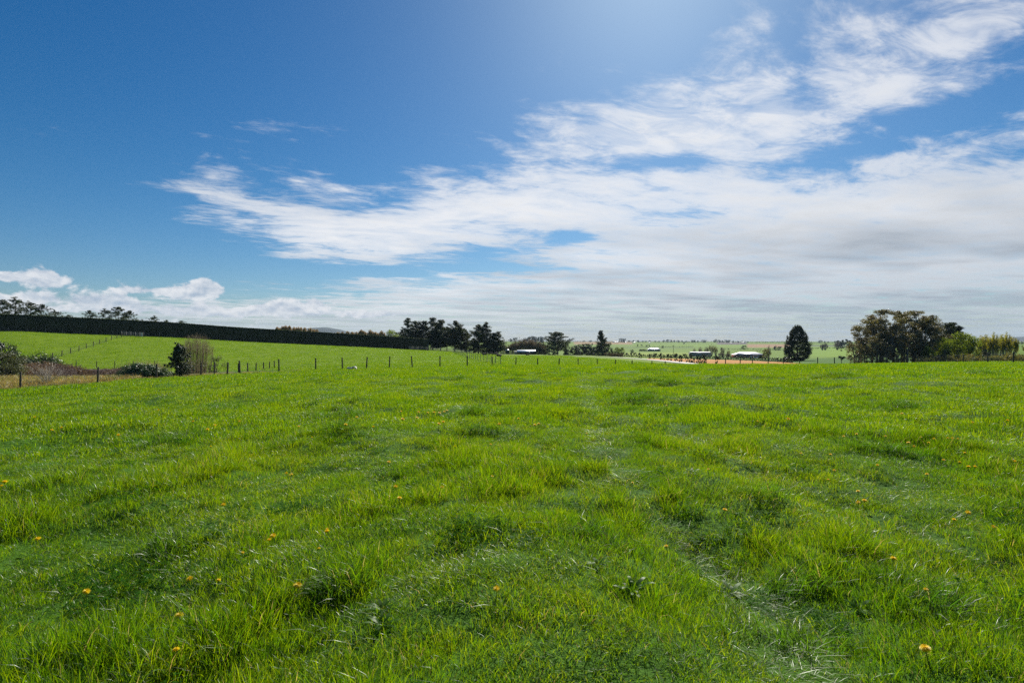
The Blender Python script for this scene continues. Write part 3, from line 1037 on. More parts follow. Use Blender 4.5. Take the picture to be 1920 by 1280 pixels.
# ------------------------------------------------------------------ plants
class Leaves:
    """gathers leaf faces; each leaf is a small folded kite"""
    def __init__(s):
        s.v, s.n = [], 0

    def put(s, r_, P, N, size, aspect=1.6, droop=0.0):
        n = len(P)
        N = N / (np.linalg.norm(N, axis=1, keepdims=True) + 1e-9)
        A = np.cross(N, r_.normal(0, 1, (n, 3)) + np.array([0, 0, 0.3]))
        A = A / (np.linalg.norm(A, axis=1, keepdims=True) + 1e-9)
        A[:, 2] -= droop
        B = np.cross(N, A)
        L = (np.asarray(size) * r_.uniform(0.6, 1.35, n))[:, None]
        W = L / aspect
        f = N * W * 0.25
        v = np.stack([P - A * L * .5, P + B * W * .5 + f, P + A * L * .5, P - B * W * .5 + f], 1)
        s.v.append(v.reshape(-1, 3)); s.n += n

    def clump(s, r_, c, rad, n, size, aspect=1.6, shell=0.55, up=0.4, droop=0.0):
        d = r_.normal(0, 1, (n, 3)); d /= np.linalg.norm(d, axis=1, keepdims=True)
        k = (shell + (1 - shell) * r_.uniform(0, 1, n)) ** 1.0 * r_.uniform(0.75, 1.12, n)
        P = np.array(c) + d * np.array(rad) * k[:, None]
        s.put(r_, P, d + r_.normal(0, .6, (n, 3)) + np.array([0, 0, up]), size, aspect, droop)

    def mesh(s, name='crown'):
        V = np.concatenate(s.v)
        q = np.arange(len(V)).reshape(-1, 4)
        return mesh_np(name, V, q)


def limb(mb, r_, p0, p1, r0, r1, n=4, sides=5, bow=0.08):
    p0, p1 = Vector(p0), Vector(p1)
    L = (p1 - p0).length
    pts, rad = [], []
    for i in range(n + 1):
        t = i / n
        o = Vector(r_.normal(0, bow * L * math.sin(math.pi * t) * 0.5 + 1e-6, 3))
        pts.append(p0.lerp(p1, t) + o + Vector((0, 0, bow * L * math.sin(math.pi * t))))
        rad.append(r0 + (r1 - r0) * t)
    mb.tube(pts, rad, sides)
    return pts


BARK = solid('bark_brown', (0.085, 0.06, 0.042), 0.9, 0.5, 2.0)
BARK_PALE = solid('bark_pale', (0.34, 0.30, 0.25), 0.85, 0.5, 1.5, col2=(0.14, 0.11, 0.09))
TWIG = solid('twig_tan', (0.33, 0.235, 0.125), 0.85, 0.4, 1.5)
TWIG_GREY = solid('twig_grey', (0.36, 0.335, 0.28), 0.85, 0.4, 1.5)
TWIG_PURPLE = solid('twig_purple', (0.20, 0.145, 0.115), 0.85, 0.45, 1.5)
PINE = foliage('pine_needles', (0.022, 0.044, 0.018), (0.062, 0.085, 0.028), 0.24, 0.05, 0.35)
PINE_FAR = foliage('pine_needles_dark', (0.022, 0.040, 0.018), (0.045, 0.066, 0.026), 0.18, 0.04, 0.2)
GUM = foliage('gum_leaves', (0.066, 0.080, 0.036), (0.200, 0.168, 0.066), 0.42, 0.09, 0.5)
WILLOW = foliage('willow_leaves', (0.095, 0.165, 0.018), (0.190, 0.245, 0.030), 0.5, 0.04, 0.4)
POPLAR = foliage('poplar_leaves', (0.19, 0.225, 0.02), (0.34, 0.31, 0.04), 0.5, 0.04, 0.4)
CATKIN = foliage('bare_poplar_twigs', (0.36, 0.26, 0.13), (0.50, 0.38, 0.19), 0.4, 0.03, 0.2, (1.1, 1.0, 0.8))
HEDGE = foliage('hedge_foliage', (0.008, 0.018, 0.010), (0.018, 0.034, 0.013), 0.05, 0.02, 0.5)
SHRUB = foliage('dark_shrub_leaves', (0.022, 0.044, 0.017), (0.055, 0.085, 0.030), 0.15, 0.07, 0.8)
BRAMBLE = foliage('bramble_leaves', (0.035, 0.085, 0.022), (0.085, 0.145, 0.040), 0.25, 0.10, 0.9)
OLIVE = foliage('olive_leaves', (0.06, 0.085, 0.030), (0.135, 0.150, 0.060), 0.3, 0.06, 0.6)
RUST = foliage('rusty_leaves', (0.10, 0.062, 0.042), (0.22, 0.15, 0.080), 0.25, 0.04, 0.9)
BARETWIG = foliage('brown_twig_spray', (0.15, 0.105, 0.065), (0.24, 0.175, 0.10), 0.2, 0.02, 0.3, (1.0, 1.0, 0.9))
PURPLETWIG = foliage('purple_twig_spray', (0.12, 0.085, 0.08), (0.19, 0.14, 0.115), 0.2, 0.02, 0.3, (1.0, 1.0, 0.9))
SPRING = foliage('spring_leaves', (0.13, 0.14, 0.045), (0.21, 0.19, 0.065), 0.35, 0.03, 0.3)
FARTREE = foliage('far_tree_leaves', (0.028, 0.045, 0.026), (0.055, 0.070, 0.036), 0.15, 0.03, 0.05)


def make_tree(name, me_trunk, me_crown, mt, mc):
    """returns a factory that sets a tree: base point, height, turn"""
    me_trunk.materials.append(mt); me_crown.materials.append(mc)

    def place(loc, scale, label, cat='tree', group=None, rz=0.0):
        o = thing(name, loc, label, cat, group, rz, scale)
        obj('trunk', me_trunk, None, o)
        obj('crown', me_crown, None, o)
        return o
    return place


def pine_meshes(seed, H=15.0, spread=3.6, open_=0.5, bare=0.12, tip=True, leaf=0.55, dens=1.0, fat=1.0):
    """radiata-like pine: tiers of upswept boughs, ragged outline"""
    r_ = np.random.default_rng(seed)
    mb, lv = MB(), Leaves()
    lean = r_.normal(0, 0.02, 2) * H
    top = Vector((lean[0], lean[1], H * 0.97))
    limb(mb, r_, (0, 0, -0.4), top, H * 0.022, 0.03, 7, 7, 0.012)
    nt_ = int(11 * dens) + 4
    for i in range(nt_):
        t = bare + (0.98 - bare) * (i + r_.uniform(0, .7)) / nt_
        rad = spread * (1.0 - t) ** 0.62 * (0.75 + 0.5 * math.sin(min(1, (t - bare + 0.12) / 0.35) * 1.57)) * r_.uniform(0.6, 1.25)
        rad = max(rad, 0.5)
        for k in range(r_.integers(4, 7)):
            if r_.uniform() < open_ * 0.35:
                continue
            a = r_.uniform(0, 6.283)
            L = rad * r_.uniform(0.6, 1.15)
            c = top * t
            z0 = H * t
            p0 = (c.x, c.y, z0)
            p1 = (c.x + L * math.cos(a), c.y + L * math.sin(a), z0 + L * r_.uniform(0.12, 0.5))
            limb(mb, r_, p0, p1, 0.055 * H / 15 * (1.2 - t) + 0.015, 0.012, 3, 4, 0.05)
            m = max(2, int(L / 0.9))
            for j in range(m):
                f = (j + 0.7) / m
                if f < 0.28:
                    continue
                q = [p0[x] + (p1[x] - p0[x]) * f + r_.normal(0, .15) for x in range(3)]
                s = (0.55 + 0.45 * (1 - t)) * r_.uniform(0.75, 1.3) * H / 15 * fat
                lv.clump(r_, (q[0], q[1], q[2] + 0.2 * s), (s * 1.15, s * 1.15, s * 0.8), int(38 * dens), leaf * 0.75 * H / 15, 3.2, 0.35, 0.9)
    if tip:
        for j in range(5):
            s = 0.22 + 0.13 * j
            lv.clump(r_, (top.x, top.y, H * (1.0 - 0.032 * j)), (s, s, 0.4), 22, leaf * 0.7, 3.2, 0.3, 1.2)
    return mb.mesh('trunk', True), lv.mesh()


def gum_meshes(seed, H=14.0, spread=3.4, leaf=0.32, stems=2, low=0.30):
    """gum tree: pale forked trunks, foliage in separate rounded clouds"""
    r_ = np.random.default_rng(seed)
    mb, lv = MB(), Leaves()
    for s in range(stems):
        a0 = r_.uniform(0, 6.283)
        fork = Vector((0.35 * math.cos(a0) * s, 0.35 * math.sin(a0) * s, H * r_.uniform(.3, .42)))
        limb(mb, r_, (0.25 * math.cos(a0) * s, 0.25 * math.sin(a0) * s, -0.4), fork, H * .017, H * .013, 4, 6, 0.01)
        for b in range(r_.integers(6, 9)):
            a = a0 + r_.uniform(-2.2, 2.2)
            t = r_.uniform(low, 1.0)
            L = spread * r_.uniform(0.35, 1.0) * (1.15 - 0.6 * abs(t - 0.6))
            e = Vector((fork.x + L * math.cos(a), fork.y + L * math.sin(a), H * t))
            st = fork if e.z > fork.z else Vector((fork.x * .6, fork.y * .6, H * low * 0.8))
            limb(mb, r_, st, e, H * .0085, .03, 4, 5, 0.05)
            for c in range(r_.integers(3, 6)):
                s_ = r_.uniform(0.55, 1.15) * H / 14
                q = e + Vector(r_.normal(0, 0.75, 3)) * Vector((1, 1, 0.7)).x * H / 14
                q.z = min(q.z, H * 1.02 - s_ * 0.5)
                lv.clump(r_, q, (s_ * 1.25, s_ * 1.25, s_ * 0.8), 95, leaf * H / 14, 2.2, 0.55, 0.5, 0.35)
    return mb.mesh('trunk', True), lv.mesh()


def round_meshes(seed, H=9.0, W=9.0, leaf=0.32, n=34, per=130, trunk=0.25, up=0.5, droop=0.2, rag=0.5):
    """broad leafy tree or bush: forked limbs, clumps through a dome"""
    r_ = np.random.default_rng(seed)
    mb, lv = MB(), Leaves()
    f = Vector((0, 0, H * trunk))
    limb(mb, r_, (0, 0, -0.3), f, H * .03, H * .022, 3, 6, 0.02)
    for i in range(n):
        a = r_.uniform(0, 6.283); u = r_.uniform(0, 1) ** 0.55; v = r_.uniform(0, 1)
        zc = H * (trunk * 0.75 + (0.97 - trunk * 0.75) * v)
        prof = math.sqrt(max(0.03, 1 - ((v - 0.42) / 0.62) ** 2))
        rr = W * 0.5 * u * prof * 0.92
        s = r_.uniform(0.09, 0.17) * W * (1 + rag * r_.uniform(-.4, .3))
        q = Vector((rr * math.cos(a), rr * math.sin(a), zc - s * 0.4))
        if i % 2 == 0:
            limb(mb, r_, f, q, H * .010, .02, 3, 4, 0.06)
        lv.clump(r_, q, (s * 1.15, s * 1.15, s * 0.85), per, leaf, 1.8, 0.5, up, droop)
    return mb.mesh('trunk', True), lv.mesh()


def fan_meshes(seed, H=6.0, W=3.0, n=60, leaf=0.2, per=7, upright=0.85, r0=0.035, sides=3, foot=0.12, hmin=0.55):
    """brush of upright twigs from the base (bare willow, bare poplar, brushwood)"""
    r_ = np.random.default_rng(seed)
    mb, lv = MB(), Leaves()
    for i in range(n):
        a = r_.uniform(0, 6.283); u = math.sqrt(r_.uniform())
        h = H * r_.uniform(hmin, 1.0) * (1.0 - 0.28 * u * u)
        p0 = Vector((u * W * foot * math.cos(a), u * W * foot * math.sin(a), -0.15))
        p1 = Vector((u * W * .5 * math.cos(a + r_.normal(0, .2)), u * W * .5 * math.sin(a), h))
        pm = p0.lerp(p1, 0.55); pm.z += 0.02 * H; pm.x = p0.x + (p1.x - p0.x) * (0.55 * upright + 0.2); pm.y = p0.y + (p1.y - p0.y) * (0.55 * upright + 0.2)
        mb.tube([p0, pm, p1], [r0, r0 * .6, r0 * .18], sides)
        for k in range(3):
            t = r_.uniform(0.35, 0.85)
            b = pm.lerp(p1, (t - .3) / .7) if t > .4 else p0.lerp(pm, t / .55)
            e = b + Vector((r_.normal(0, .07 * W), r_.normal(0, .07 * W), r_.uniform(.08, .22) * H))
            mb.tube([b, e], [r0 * .4, r0 * .12], 3)
        if per:
            t = r_.uniform(0.3, 1.0, per)[:, None]
            P = np.array(pm) * (1 - t) + np.array(p1) * t + r_.normal(0, .035 * W, (per, 3))
            lv.put(r_, P, r_.normal(0, 1, (per, 3)), leaf, 2.4)
    return mb.mesh('trunk', True), (lv.mesh() if per else None)


# --- clipped hedge on the hill
def build_hedge():
    r_ = np.random.default_rng(21)
    A = Vector(((-230 - 960) / F * 158.5, 158.5)); B = Vector(((802 - 960) / F * 246.0, 246.0))
    # straight in plan: fix the line by its two visible ends
    a0 = Vector(((0 - 960) / F * 172.0, 172.0)); d = (B - a0).normalized(); A = a0 - d * 45.0
    L = (B - A).length
    nrm = Vector((d.y, -d.x))       # towards the camera
    n = int(L / 0.9)
    W2, Hh = 1.1, 4.9
    prof = [(1.0, 0.0), (1.03, 0.3), (1.02, 0.6), (1.0, 0.9), (0.9, 0.985), (0.5, 1.0), (0.0, 1.005), (-0.5, 1.0), (-0.9, 0.985), (-1.0, 0.9), (-1.02, 0.6), (-1.03, 0.3), (-1.0, 0.0)]
    V = []
    for i in range(n + 1):
        c = A + d * (L * i / n)
        z = hz(c.x, c.y)
        hh = Hh * (1 + 0.006 * math.sin(i * 0.13) + r_.normal(0, .006))
        for w, h in prof:
            q = c + nrm * (w * W2 + r_.normal(0, .05))
            V.append((q.x, q.y, z + hh * h + (r_.normal(0, .03) if h > 0 else -0.5)))
    m = len(prof)
    Q = []
    for i in range(n):
        for k in range(m - 1):
            a = i * m + k
            Q.append((a, a + m, a + m + 1, a + 1))
    T = []
    for e in (0, n):
        c = len(V)
        p = A + d * (L * e / n)
        V.append((p.x, p.y, hz(p.x, p.y) + Hh * .5))
        for k in range(m - 1):
            T.append((e * m + k, e * m + k + 1, c) if e else (e * m + k + 1, e * m + k, c))
    o = thing('clipped_hedge', (0, 0, 0), 'long tall clipped dark green hedge running down the hillside', 'hedge')
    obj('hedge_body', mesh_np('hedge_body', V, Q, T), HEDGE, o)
    # sprigs over the faces
    lv = Leaves()
    N = 26000
    t = r_.uniform(0, L, N); k = r_.uniform(0, 1, N)
    c = np.array(A)[None, :] + np.array(d)[None, :] * t[:, None]
    zb = height(c[:, 0], c[:, 1])
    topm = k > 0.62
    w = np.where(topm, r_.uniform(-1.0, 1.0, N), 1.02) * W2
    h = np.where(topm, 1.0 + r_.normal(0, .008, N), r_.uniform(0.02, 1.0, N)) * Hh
    P = np.stack([c[:, 0] + nrm.x * w, c[:, 1] + nrm.y * w, zb + h], -1)
    NN = np.where(topm[:, None], np.array([[0, 0, 1.0]]), np.array([[nrm.x, nrm.y, 0.1]])) + r_.normal(0, .55, (N, 3))
    lv.put(r_, P[~topm], NN[~topm], 0.36, 1.8)
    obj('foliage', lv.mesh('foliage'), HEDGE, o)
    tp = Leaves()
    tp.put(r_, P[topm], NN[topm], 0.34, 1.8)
    obj('lit_rim', tp.mesh('lit_rim'), foliage('hedge_lit_rim', (0.035, 0.060, 0.022), (0.070, 0.100, 0.035), 0.35, 0.04, 0.6), o)  # lighter green paints the sunlit rim into the sprigs along the hedge top
    # end face
    return A, d, L, nrm


HEDGE_LINE = build_hedge()

# --- pines on the ridge behind the hedge
flat_pines = [make_tree('pine_tree', *pine_meshes(40 + i, 12.0, 7.0, 0.9, 0.42, False, 0.7, 1.0, 0.95), BARK, PINE) for i in range(3)]
def on(px, Y, top, place, H, label, cat='tree', group=None, k=1.0, rz=None, wide=None):
    """stand a plant of model height H in column px, Y ahead, with its top at row top"""
    p = at(px, Y, -0.1)
    s = ((640 - top) / F * Y + EYE - p.z) / H
    sc = s * k if wide is None else (s * wide, s * wide, s)
    return place(p, sc, label, cat, group, rng.uniform(0, 6.28) if rz is None else rz)
gl = 'dark spreading pine standing on the ridge behind the long hedge'
for i, (px, Y, top) in enumerate([(-25, 200, 566), (4, 208, 562), (30, 205, 559), (58, 212, 567), (82, 210, 571), (104, 215, 582), (130, 222, 590), (166, 226, 582), (198, 226, 580), (220, 228, 575), (245, 228, 583), (288, 232, 593), (340, 236, 601), (312, 240, 600)]):
    on(px, Y, top, flat_pines[i % 3], 12.0, gl, 'pine tree', 'ridge pines behind the hedge')

# --- bare poplars and a willow behind the hedge
pop = []
for i in range(3):
    a, b = fan_meshes(60 + i, 14.0, 5.0, 70, 0.6, 60, 0.9, 0.07, 3, 0.10, 0.82)
    pop.append(make_tree('bare_poplar', a, b, TWIG, CATKIN))
for i, px in enumerate([521, 529, 536, 543, 551, 558, 565, 573, 580, 587, 594]):
    on(px + rng.uniform(-2, 2), 330, 609 + 0.13 * abs(px - 545) * (1 if px > 545 else 0.25) + rng.uniform(-1.5, 2), pop[i % 3], 14.0, 'tan leafless poplar in the clump beyond the hedge, next to the blue hills', 'poplar', 'bare poplars in the left clump')
for i, px in enumerate([634, 643, 652, 660, 668, 676, 684, 692, 700, 707, 714, 721]):
    on(px + rng.uniform(-2, 2), 360, 620 + rng.uniform(-2.5, 2.5) - (2 if 675 < px < 715 else 0), pop[i % 3], 14.0, 'tan leafless poplar in the row beyond the hedge, near the dark pines', 'poplar', 'bare poplars in the right row')
wil = [make_tree('willow', *round_meshes(70 + i, 9.0, 10.0, 0.42, 36, 90, 0.2, 0.5, 0.5), BARK, WILLOW) for i in range(2)]
on(735, 330, 617.5, wil[0], 9.0, 'light green rounded willow behind the hedge beside the dark pines', 'willow')

# --- pine wood at the end of the hedge
up_pines = [make_tree('pine_tree', *pine_meshes(80 + i, 15.0, s_, o_, b_, True, 0.8, 1.35, 1.3), BARK, PINE) for i, (s_, o_, b_) in enumerate([(6.0, .2, .02), (6.6, .1, .03), (7.0, .4, .15), (4.4, .25, .02)])]
for px, Y, top, k, lab in [(766, 285, 597, 3, 'tall narrow dark pine with spiked top at the hedge end'), (754, 292, 618, 0, None), (780, 290, 602, 1, None), (795, 292, 602, 1, None), (811, 288, 596, 0, 'tallest spiky dark pine in the middle of the wood'),
                           (826, 286, 600, 1, None), (838, 290, 613, 2, None), (853, 286, 602, 2, 'dark pine with open rounded crown at the edge of the wood'), (866, 288, 616, 1, None), (875, 296, 622, 3, None), (888, 288, 634, 0, None),
                           (897, 284, 609, 2, 'dark umbrella topped pine on a bare trunk past the wood'), (913, 286, 605, 3, 'slim open pine with a few spiky tiers past the wood'), (926, 284, 624, 1, None), (934, 286, 622, 0, 'bushy dark pine at the right edge of the wood, near the cattle')]:
    on(px, Y, top, up_pines[k], 15.0, lab or 'dark green pine in the wood at the end of the hedge', 'pine tree', 'pine wood at the hedge end')

# --- trees round the little shed and the farm in the middle distance
brown = []
for i in range(2):
    a, b = fan_meshes(90 + i, 7.0, 7.0, 90, 0.42, 26, 0.55, 0.04, 3, 0.25)
    brown.append(make_tree('bare_willow', a, b, TWIG, [BARETWIG, BARETWIG][i]))
for i, (px, top) in enumerate([(944, 645), (957, 644), (966, 639), (976, 634), (987, 633), (997, 634), (1006, 638), (1016, 640)]):
    on(px, 430, top, brown[i % 2], 7.0, 'brown leafless willow in the thicket behind the shed', 'willow', 'brown thicket behind the shed')
on(1046, 340, 622, make_tree('pine_tree', *pine_meshes(101, 14.0, 9.0, .35, .16, False, 0.8, 1.5, 1.3), BARK, PINE), 14.0, 'big spreading dark pine standing alone right of the white roofed shed', 'pine tree')
on(1129, 330, 619.5, make_tree('cypress_tree', *pine_meshes(102, 14.0, 4.2, .1, .03, True, 0.7, 1.8, 1.0), BARK, PINE), 14.0, 'tall pointed dark cypress beside the pale farm lane', 'cypress')
bush = [make_tree('dark_bush', *round_meshes(110 + i, 4.0, 5.0, 0.34, 26, 60, 0.08, 0.5, 0.1), BARK, SHRUB) for i in range(2)]
on(1141, 333, 641, bush[0], 4.0, 'dark rounded tree against the side of the pointed cypress', 'tree', None, wide=0.55)
for i, (px, Y, top) in enumerate([(1036, 335, 648), (1060, 338, 652), (1070, 340, 649), (1080, 345, 647), (1090, 348, 645), (1099, 350, 644), (1107, 350, 648), (1116, 345, 650), (1124, 338, 648), (1084, 335, 655), (1104, 335, 656)]):
    on(px, Y, top, bush[i % 2], 4.0, 'dark green bush in the shelter row between the big pine and the cypress', 'bush', 'shelter row behind the lane')
for i, (px, Y, top) in enumerate([(1150, 345, 657), (1156, 420, 650), (1165, 420, 650.5), (1185, 600, 655)]):
    on(px, Y, top, [bush[0], wil[1], wil[1], bush[1]][i], [4, 9, 9, 4][i], ['low dark bush at the foot of the cypress', 'olive round tree in the field past the cypress', 'olive round tree in the field past the cypress', 'low bush in the meadow past the cypress'][i], 'tree', 'field trees past the cypress')
for i in range(2):
    wil.append(wil[i])

# spring trees beside the grey shed and the house
spring = []
for i in range(3):
    a, b = fan_meshes(120 + i, 9.0, 4.2, 46, 0.42, 16, 0.7, 0.05, 3, 0.06)
    spring.append(make_tree('spring_tree', a, b, TWIG_GREY, [SPRING, BARETWIG, SPRING][i]))
for i, (px, top, k) in enumerate([(1302, 651, 1), (1313, 648, 1), (1325, 647, 1), (1334, 642, 0), (1342, 646, 2), (1355, 649, 1), (1366, 654, 0)]):
    on(px, 470, top, spring[k], 9.0, 'thin pale tree just coming into leaf behind the grey shed', 'tree', 'spring trees behind the grey shed')
purple = make_tree('bare_bush', *fan_meshes(130, 4.0, 5.0, 80, 0.3, 22, 0.5, 0.035, 3, 0.3), TWIG_PURPLE, PURPLETWIG)
on(1353, 435, 660, purple, 4.0, 'purple brown leafless bush left of the brick house', 'bush')
on(1365, 436, 661.5, purple, 4.0, 'dark leafless bush close to the gable of the brick house', 'bush')
on(1441, 380, 646, make_tree('bare_tree', *fan_meshes(131, 8.0, 5.0, 70, 0.4, 14, 0.7, 0.05, 3, 0.06), TWIG_PURPLE, PURPLETWIG), 8.0, 'grey purple leafless tree rising behind a leafy one by the brick house', 'tree', wide=0.62)
on(1436, 365, 653, make_tree('leafing_tree', *round_meshes(132, 7.0, 6.0, 0.34, 30, 70, 0.1, 0.4, 0.3), BARK, SPRING), 7.0, 'olive leafing tree right of the brick house', 'tree')
def oval_pine():
    """dense oval pine with upturned shoot tips"""
    r_ = np.random.default_rng(141)
    H, mb, lv = 13.5, MB(), Leaves()
    limb(mb, r_, (0, 0, -.4), (0, 0, H * .93), .34, .05, 6, 7, .01)
    for i in range(360):
        v = r_.uniform(0.04, 0.97); a = r_.uniform(0, 6.283)
        prof = math.sin(min(1, v / .42) * 1.57) ** 0.55 * (1 - max(0, v - .42) / .58) ** 0.62 if v > .42 else 0.62 + 0.38 * math.sin(v / .42 * 1.57)
        rr = 5.3 * prof * r_.uniform(.55, 1.0)
        c = (rr * math.cos(a), rr * math.sin(a), H * v)
        s_ = r_.uniform(.6, .95)
        if i % 4 == 0:
            limb(mb, r_, (0, 0, c[2] - .25 * rr), c, .07, .02, 3, 4, .03)
        lv.clump(r_, c, (s_, s_, s_ * 1.05), 60, 0.5, 2.8, .4, .8)
        lv.clump(r_, (c[0] * 1.07, c[1] * 1.07, c[2] + s_), (.22, .22, .6), 16, 0.42, 3.2, .3, 1.2)
    return mb.mesh('trunk', True), lv.mesh()


big = make_tree('pine_tree', *oval_pine(), BARK, PINE)
on(1495, 235, 611.5, big, 13.5, 'broad dense dark pine standing alone in the field', 'pine tree', wide=0.95)

# --- gum grove on the right
gums = [make_tree('gum_tree', *gum_meshes(150 + i, 14.0, sp_, 0.36, st_, lo_), BARK_PALE, GUM) for i, (sp_, st_, lo_) in enumerate([(3.4, 3, .25), (4.0, 3, .2), (3.2, 3, .3), (3.6, 4, .08)])]
for px, Y, top, k, lab in [(1612, 150, 606, 0, 'grey green gum tree at the left edge of the grove'), (1634, 148, 602, 1, None), (1655, 152, 583, 1, 'tallest gum tree of the grove, with a rounded bronze crown'), (1674, 146, 590, 0, None), (1692, 153, 584, 2, None),
                           (1712, 150, 586, 1, None), (1728, 147, 592, 2, None), (1748, 152, 598, 0, 'flat topped gum tree where the grove steps down to the willows'), (1603, 143, 640, 3, 'low leaning gum tree at the outer left foot of the grove'), (1646, 144, 628, 3, None), (1700, 144, 622, 3, None), (1722, 145, 634, 3, None), (1622, 143, 645, 3, None), (1662, 142, 646, 3, None), (1682, 143, 640, 3, None), (1740, 143, 630, 3, None)]:
    on(px, Y, top, gums[k], 14.0, lab or 'gum tree with bare pale stems inside the grove', 'gum tree', 'gum grove', wide=None)
for px, Y, top in [(1778, 165, 606), (1787, 168, 605), (1797, 166, 612)]:
    on(px, Y, top, up_pines[1], 15.0, 'dark pine top showing over the green willows', 'pine tree', 'pines behind the willows', wide=0.75)
for i, (px, Y, top, k, lab) in enumerate([(1768, 144, 632, 0, 'green willow against the dark gum trees'), (1792, 150, 621, 1, 'largest light green willow beside the gum grove'), (1818, 148, 625, 0, 'light green willow between the big willow and the yellow poplars'), (1745, 140, 648, 1, 'small low green willow in front of the dark gum trunks')]):
    on(px, Y, top, wil[k], 9.0, lab, 'willow', 'willows beside the gum grove', wide=[.62, .85, .72, .8][i])
for i, (px, Y, top) in enumerate([(1772, 138, 655), (1848, 146, 654)]):
    on(px, Y, top, bush[i], 4.0, ['dark evergreen bush under the willows', 'dark evergreen bush at the foot of the yellow poplars'][i], 'bush', wide=.8)
yp = []
for i in range(2):
    a, b = fan_meshes(170 + i, 9.5, 3.6, 56, 0.36, 48, 0.75, 0.04, 3, 0.06)
    yp.append(make_tree('poplar', a, b, TWIG_GREY, POPLAR))
for i, (px, top) in enumerate([(1840, 627), (1850, 620), (1862, 621), (1873, 620), (1886, 621), (1898, 624), (1930, 622)]):
    on(px, 150 + 3 * (i % 2), top, yp[i % 2], 9.5, 'slim yellow green poplar with upright twigs beside the willows', 'poplar', 'yellow poplars at the right')
scr = []
for i in range(2):
    a, b = fan_meshes(175 + i, 1.6, 3.4, 40, 0.26, 22, 0.5, 0.012, 3, 0.5, 0.3)
    scr.append(make_tree('scrub_bush', a, b, TWIG_PURPLE, [OLIVE, SPRING][i]))
for i, px in enumerate([1735, 1752, 1782, 1800, 1812, 1830, 1858, 1872, 1884, 1895, 1908]):
    on(px, 132 + 4 * (i % 3), 663 + rng.uniform(-3, 5), scr[i % 2], 1.6, 'low straggly scrub along the foot of the willows and poplars', 'scrub', 'scrub under the right hand trees')
# young cabbage-tree-like sapling in the open
def cabbage():
    r_ = np.random.default_rng(180)
    mb, lv = MB(), Leaves()
    limb(mb, r_, (0, 0, -.1), (0.05, 0, 0.75), .05, .04, 3, 6, .02)
    for a, e in (((0.05, 0, .75), (-.42, .05, 1.35)), ((0.05, 0, .75), (.38, -.05, 1.45)), ((0.05, 0, .75), (.02, .1, 1.25))):
        limb(mb, r_, a, e, .035, .028, 3, 5, .03)
        lv.clump(r_, e, (.28, .28, .24), 70, 0.42, 6.0, 0.25, 0.6)
    return mb.mesh('trunk', True), lv.mesh()
on(1578, 112, 667, make_tree('cabbage_tree', *cabbage(), BARK, SHRUB), 1.6, 'small forked cabbage tree standing in the field left of the gum grove', 'tree')

# --- gully plants on the left
lb = [make_tree('leafy_bush', *round_meshes(190 + i, 4.0, 4.4, 0.15, 52, 190, 0.06, 0.5, 0.25), BARK, [OLIVE, SHRUB][i]) for i in range(2)]
on(2, 66, 640, lb[1], 4.0, 'tall dark green bush at the edge of the gully, behind the grey olive one', 'bush', wide=0.95)
on(14, 61, 660, lb[0], 4.0, 'grey olive willow bush spilling over the gully beside the first fence post', 'bush', wide=1.15)
on(-14, 56, 690, lb[1], 4.0, 'low green bush on the gully floor by the fence', 'bush')
db = make_tree('dark_bush', *round_meshes(195, 1.6, 3.6, 0.12, 34, 120, 0.08, 0.5, 0.0), BARK, SHRUB)
on(62, 82, 660, db, 1.6, 'dark wide low bush at the foot of the green hill', 'bush', wide=0.9)
on(84, 82, 661, db, 1.6, 'small dark bush next to the lowest hillside fence post', 'bush', wide=0.6)
on(42, 74, 671, db, 1.6, 'black green shrub in the gully, right of the olive willow', 'bush', wide=0.5)
rs = []
for i in range(2):
    a, b = fan_meshes(200 + i, 1.4, 3.2, 90, 0.13, 18, 0.4, 0.014, 3, 0.55)
    rs.append(make_tree('bracken_clump', a, b, TWIG_PURPLE, [RUST, PURPLETWIG][i]))
for i, (px, Y, top) in enumerate([(45, 70, 680), (56, 71, 681), (68, 72, 680), (80, 73, 679), (92, 74, 677), (104, 75, 679), (116, 76, 682), (128, 76, 683), (140, 76, 686), (112, 66, 688), (74, 66, 688), (230, 70, 688), (222, 71, 689), (205, 72, 689), (90, 62, 697), (120, 58, 700), (160, 62, 699)]):
    on(px, Y, top, rs[i % 2], 1.4, 'rusty brown dead bracken and bramble in the gully', 'bracken', 'dead bracken in the gully')
a, _b = fan_meshes(205, 2.0, 2.8, 42, 0.05, 10, 0.35, 0.016, 4, 0.04)
on(90, 48.5, 676, make_tree('bare_sapling', a, _b, TWIG_GREY, BARETWIG), 2.0, 'pale leafless sapling standing just outside the fence in the gully', 'sapling')
br = [make_tree('bramble_mound', *round_meshes(210 + i, 1.2, 2.6, 0.10, 40, 170, 0.05, 0.7, 0.1), BARK, BRAMBLE) for i in range(2)]
for i, (px, Y, top) in enumerate([(250, 54.5, 684), (264, 55, 681), (279, 55, 684), (292, 55.5, 687), (238, 54, 693), (222, 53, 701), (206, 52, 704), (305, 56, 694), (318, 57, 696)]):
    on(px, Y, top, br[i % 2], 1.2, 'glossy green bramble sprawling along the bank behind the fence', 'bramble', 'brambles behind the fence')
tw = make_tree('twig_brush', *fan_meshes(215, 1.6, 2.6, 70, 0.07, 5, 0.6, 0.011, 3, 0.4), TWIG, BARETWIG)
for px, Y, top in [(248, 59, 674), (266, 59, 669), (284, 60, 673), (300, 60, 677)]:
    on(px, Y, top, tw, 1.6, 'straw coloured bare twigs standing up behind the green brambles', 'twigs', 'bare twigs behind the brambles')
hol = make_tree('holly_bush', *pine_meshes(220, 2.9, 1.7, .0, .02, True, 0.9, 2.2, 1.1), BARK, SHRUB)
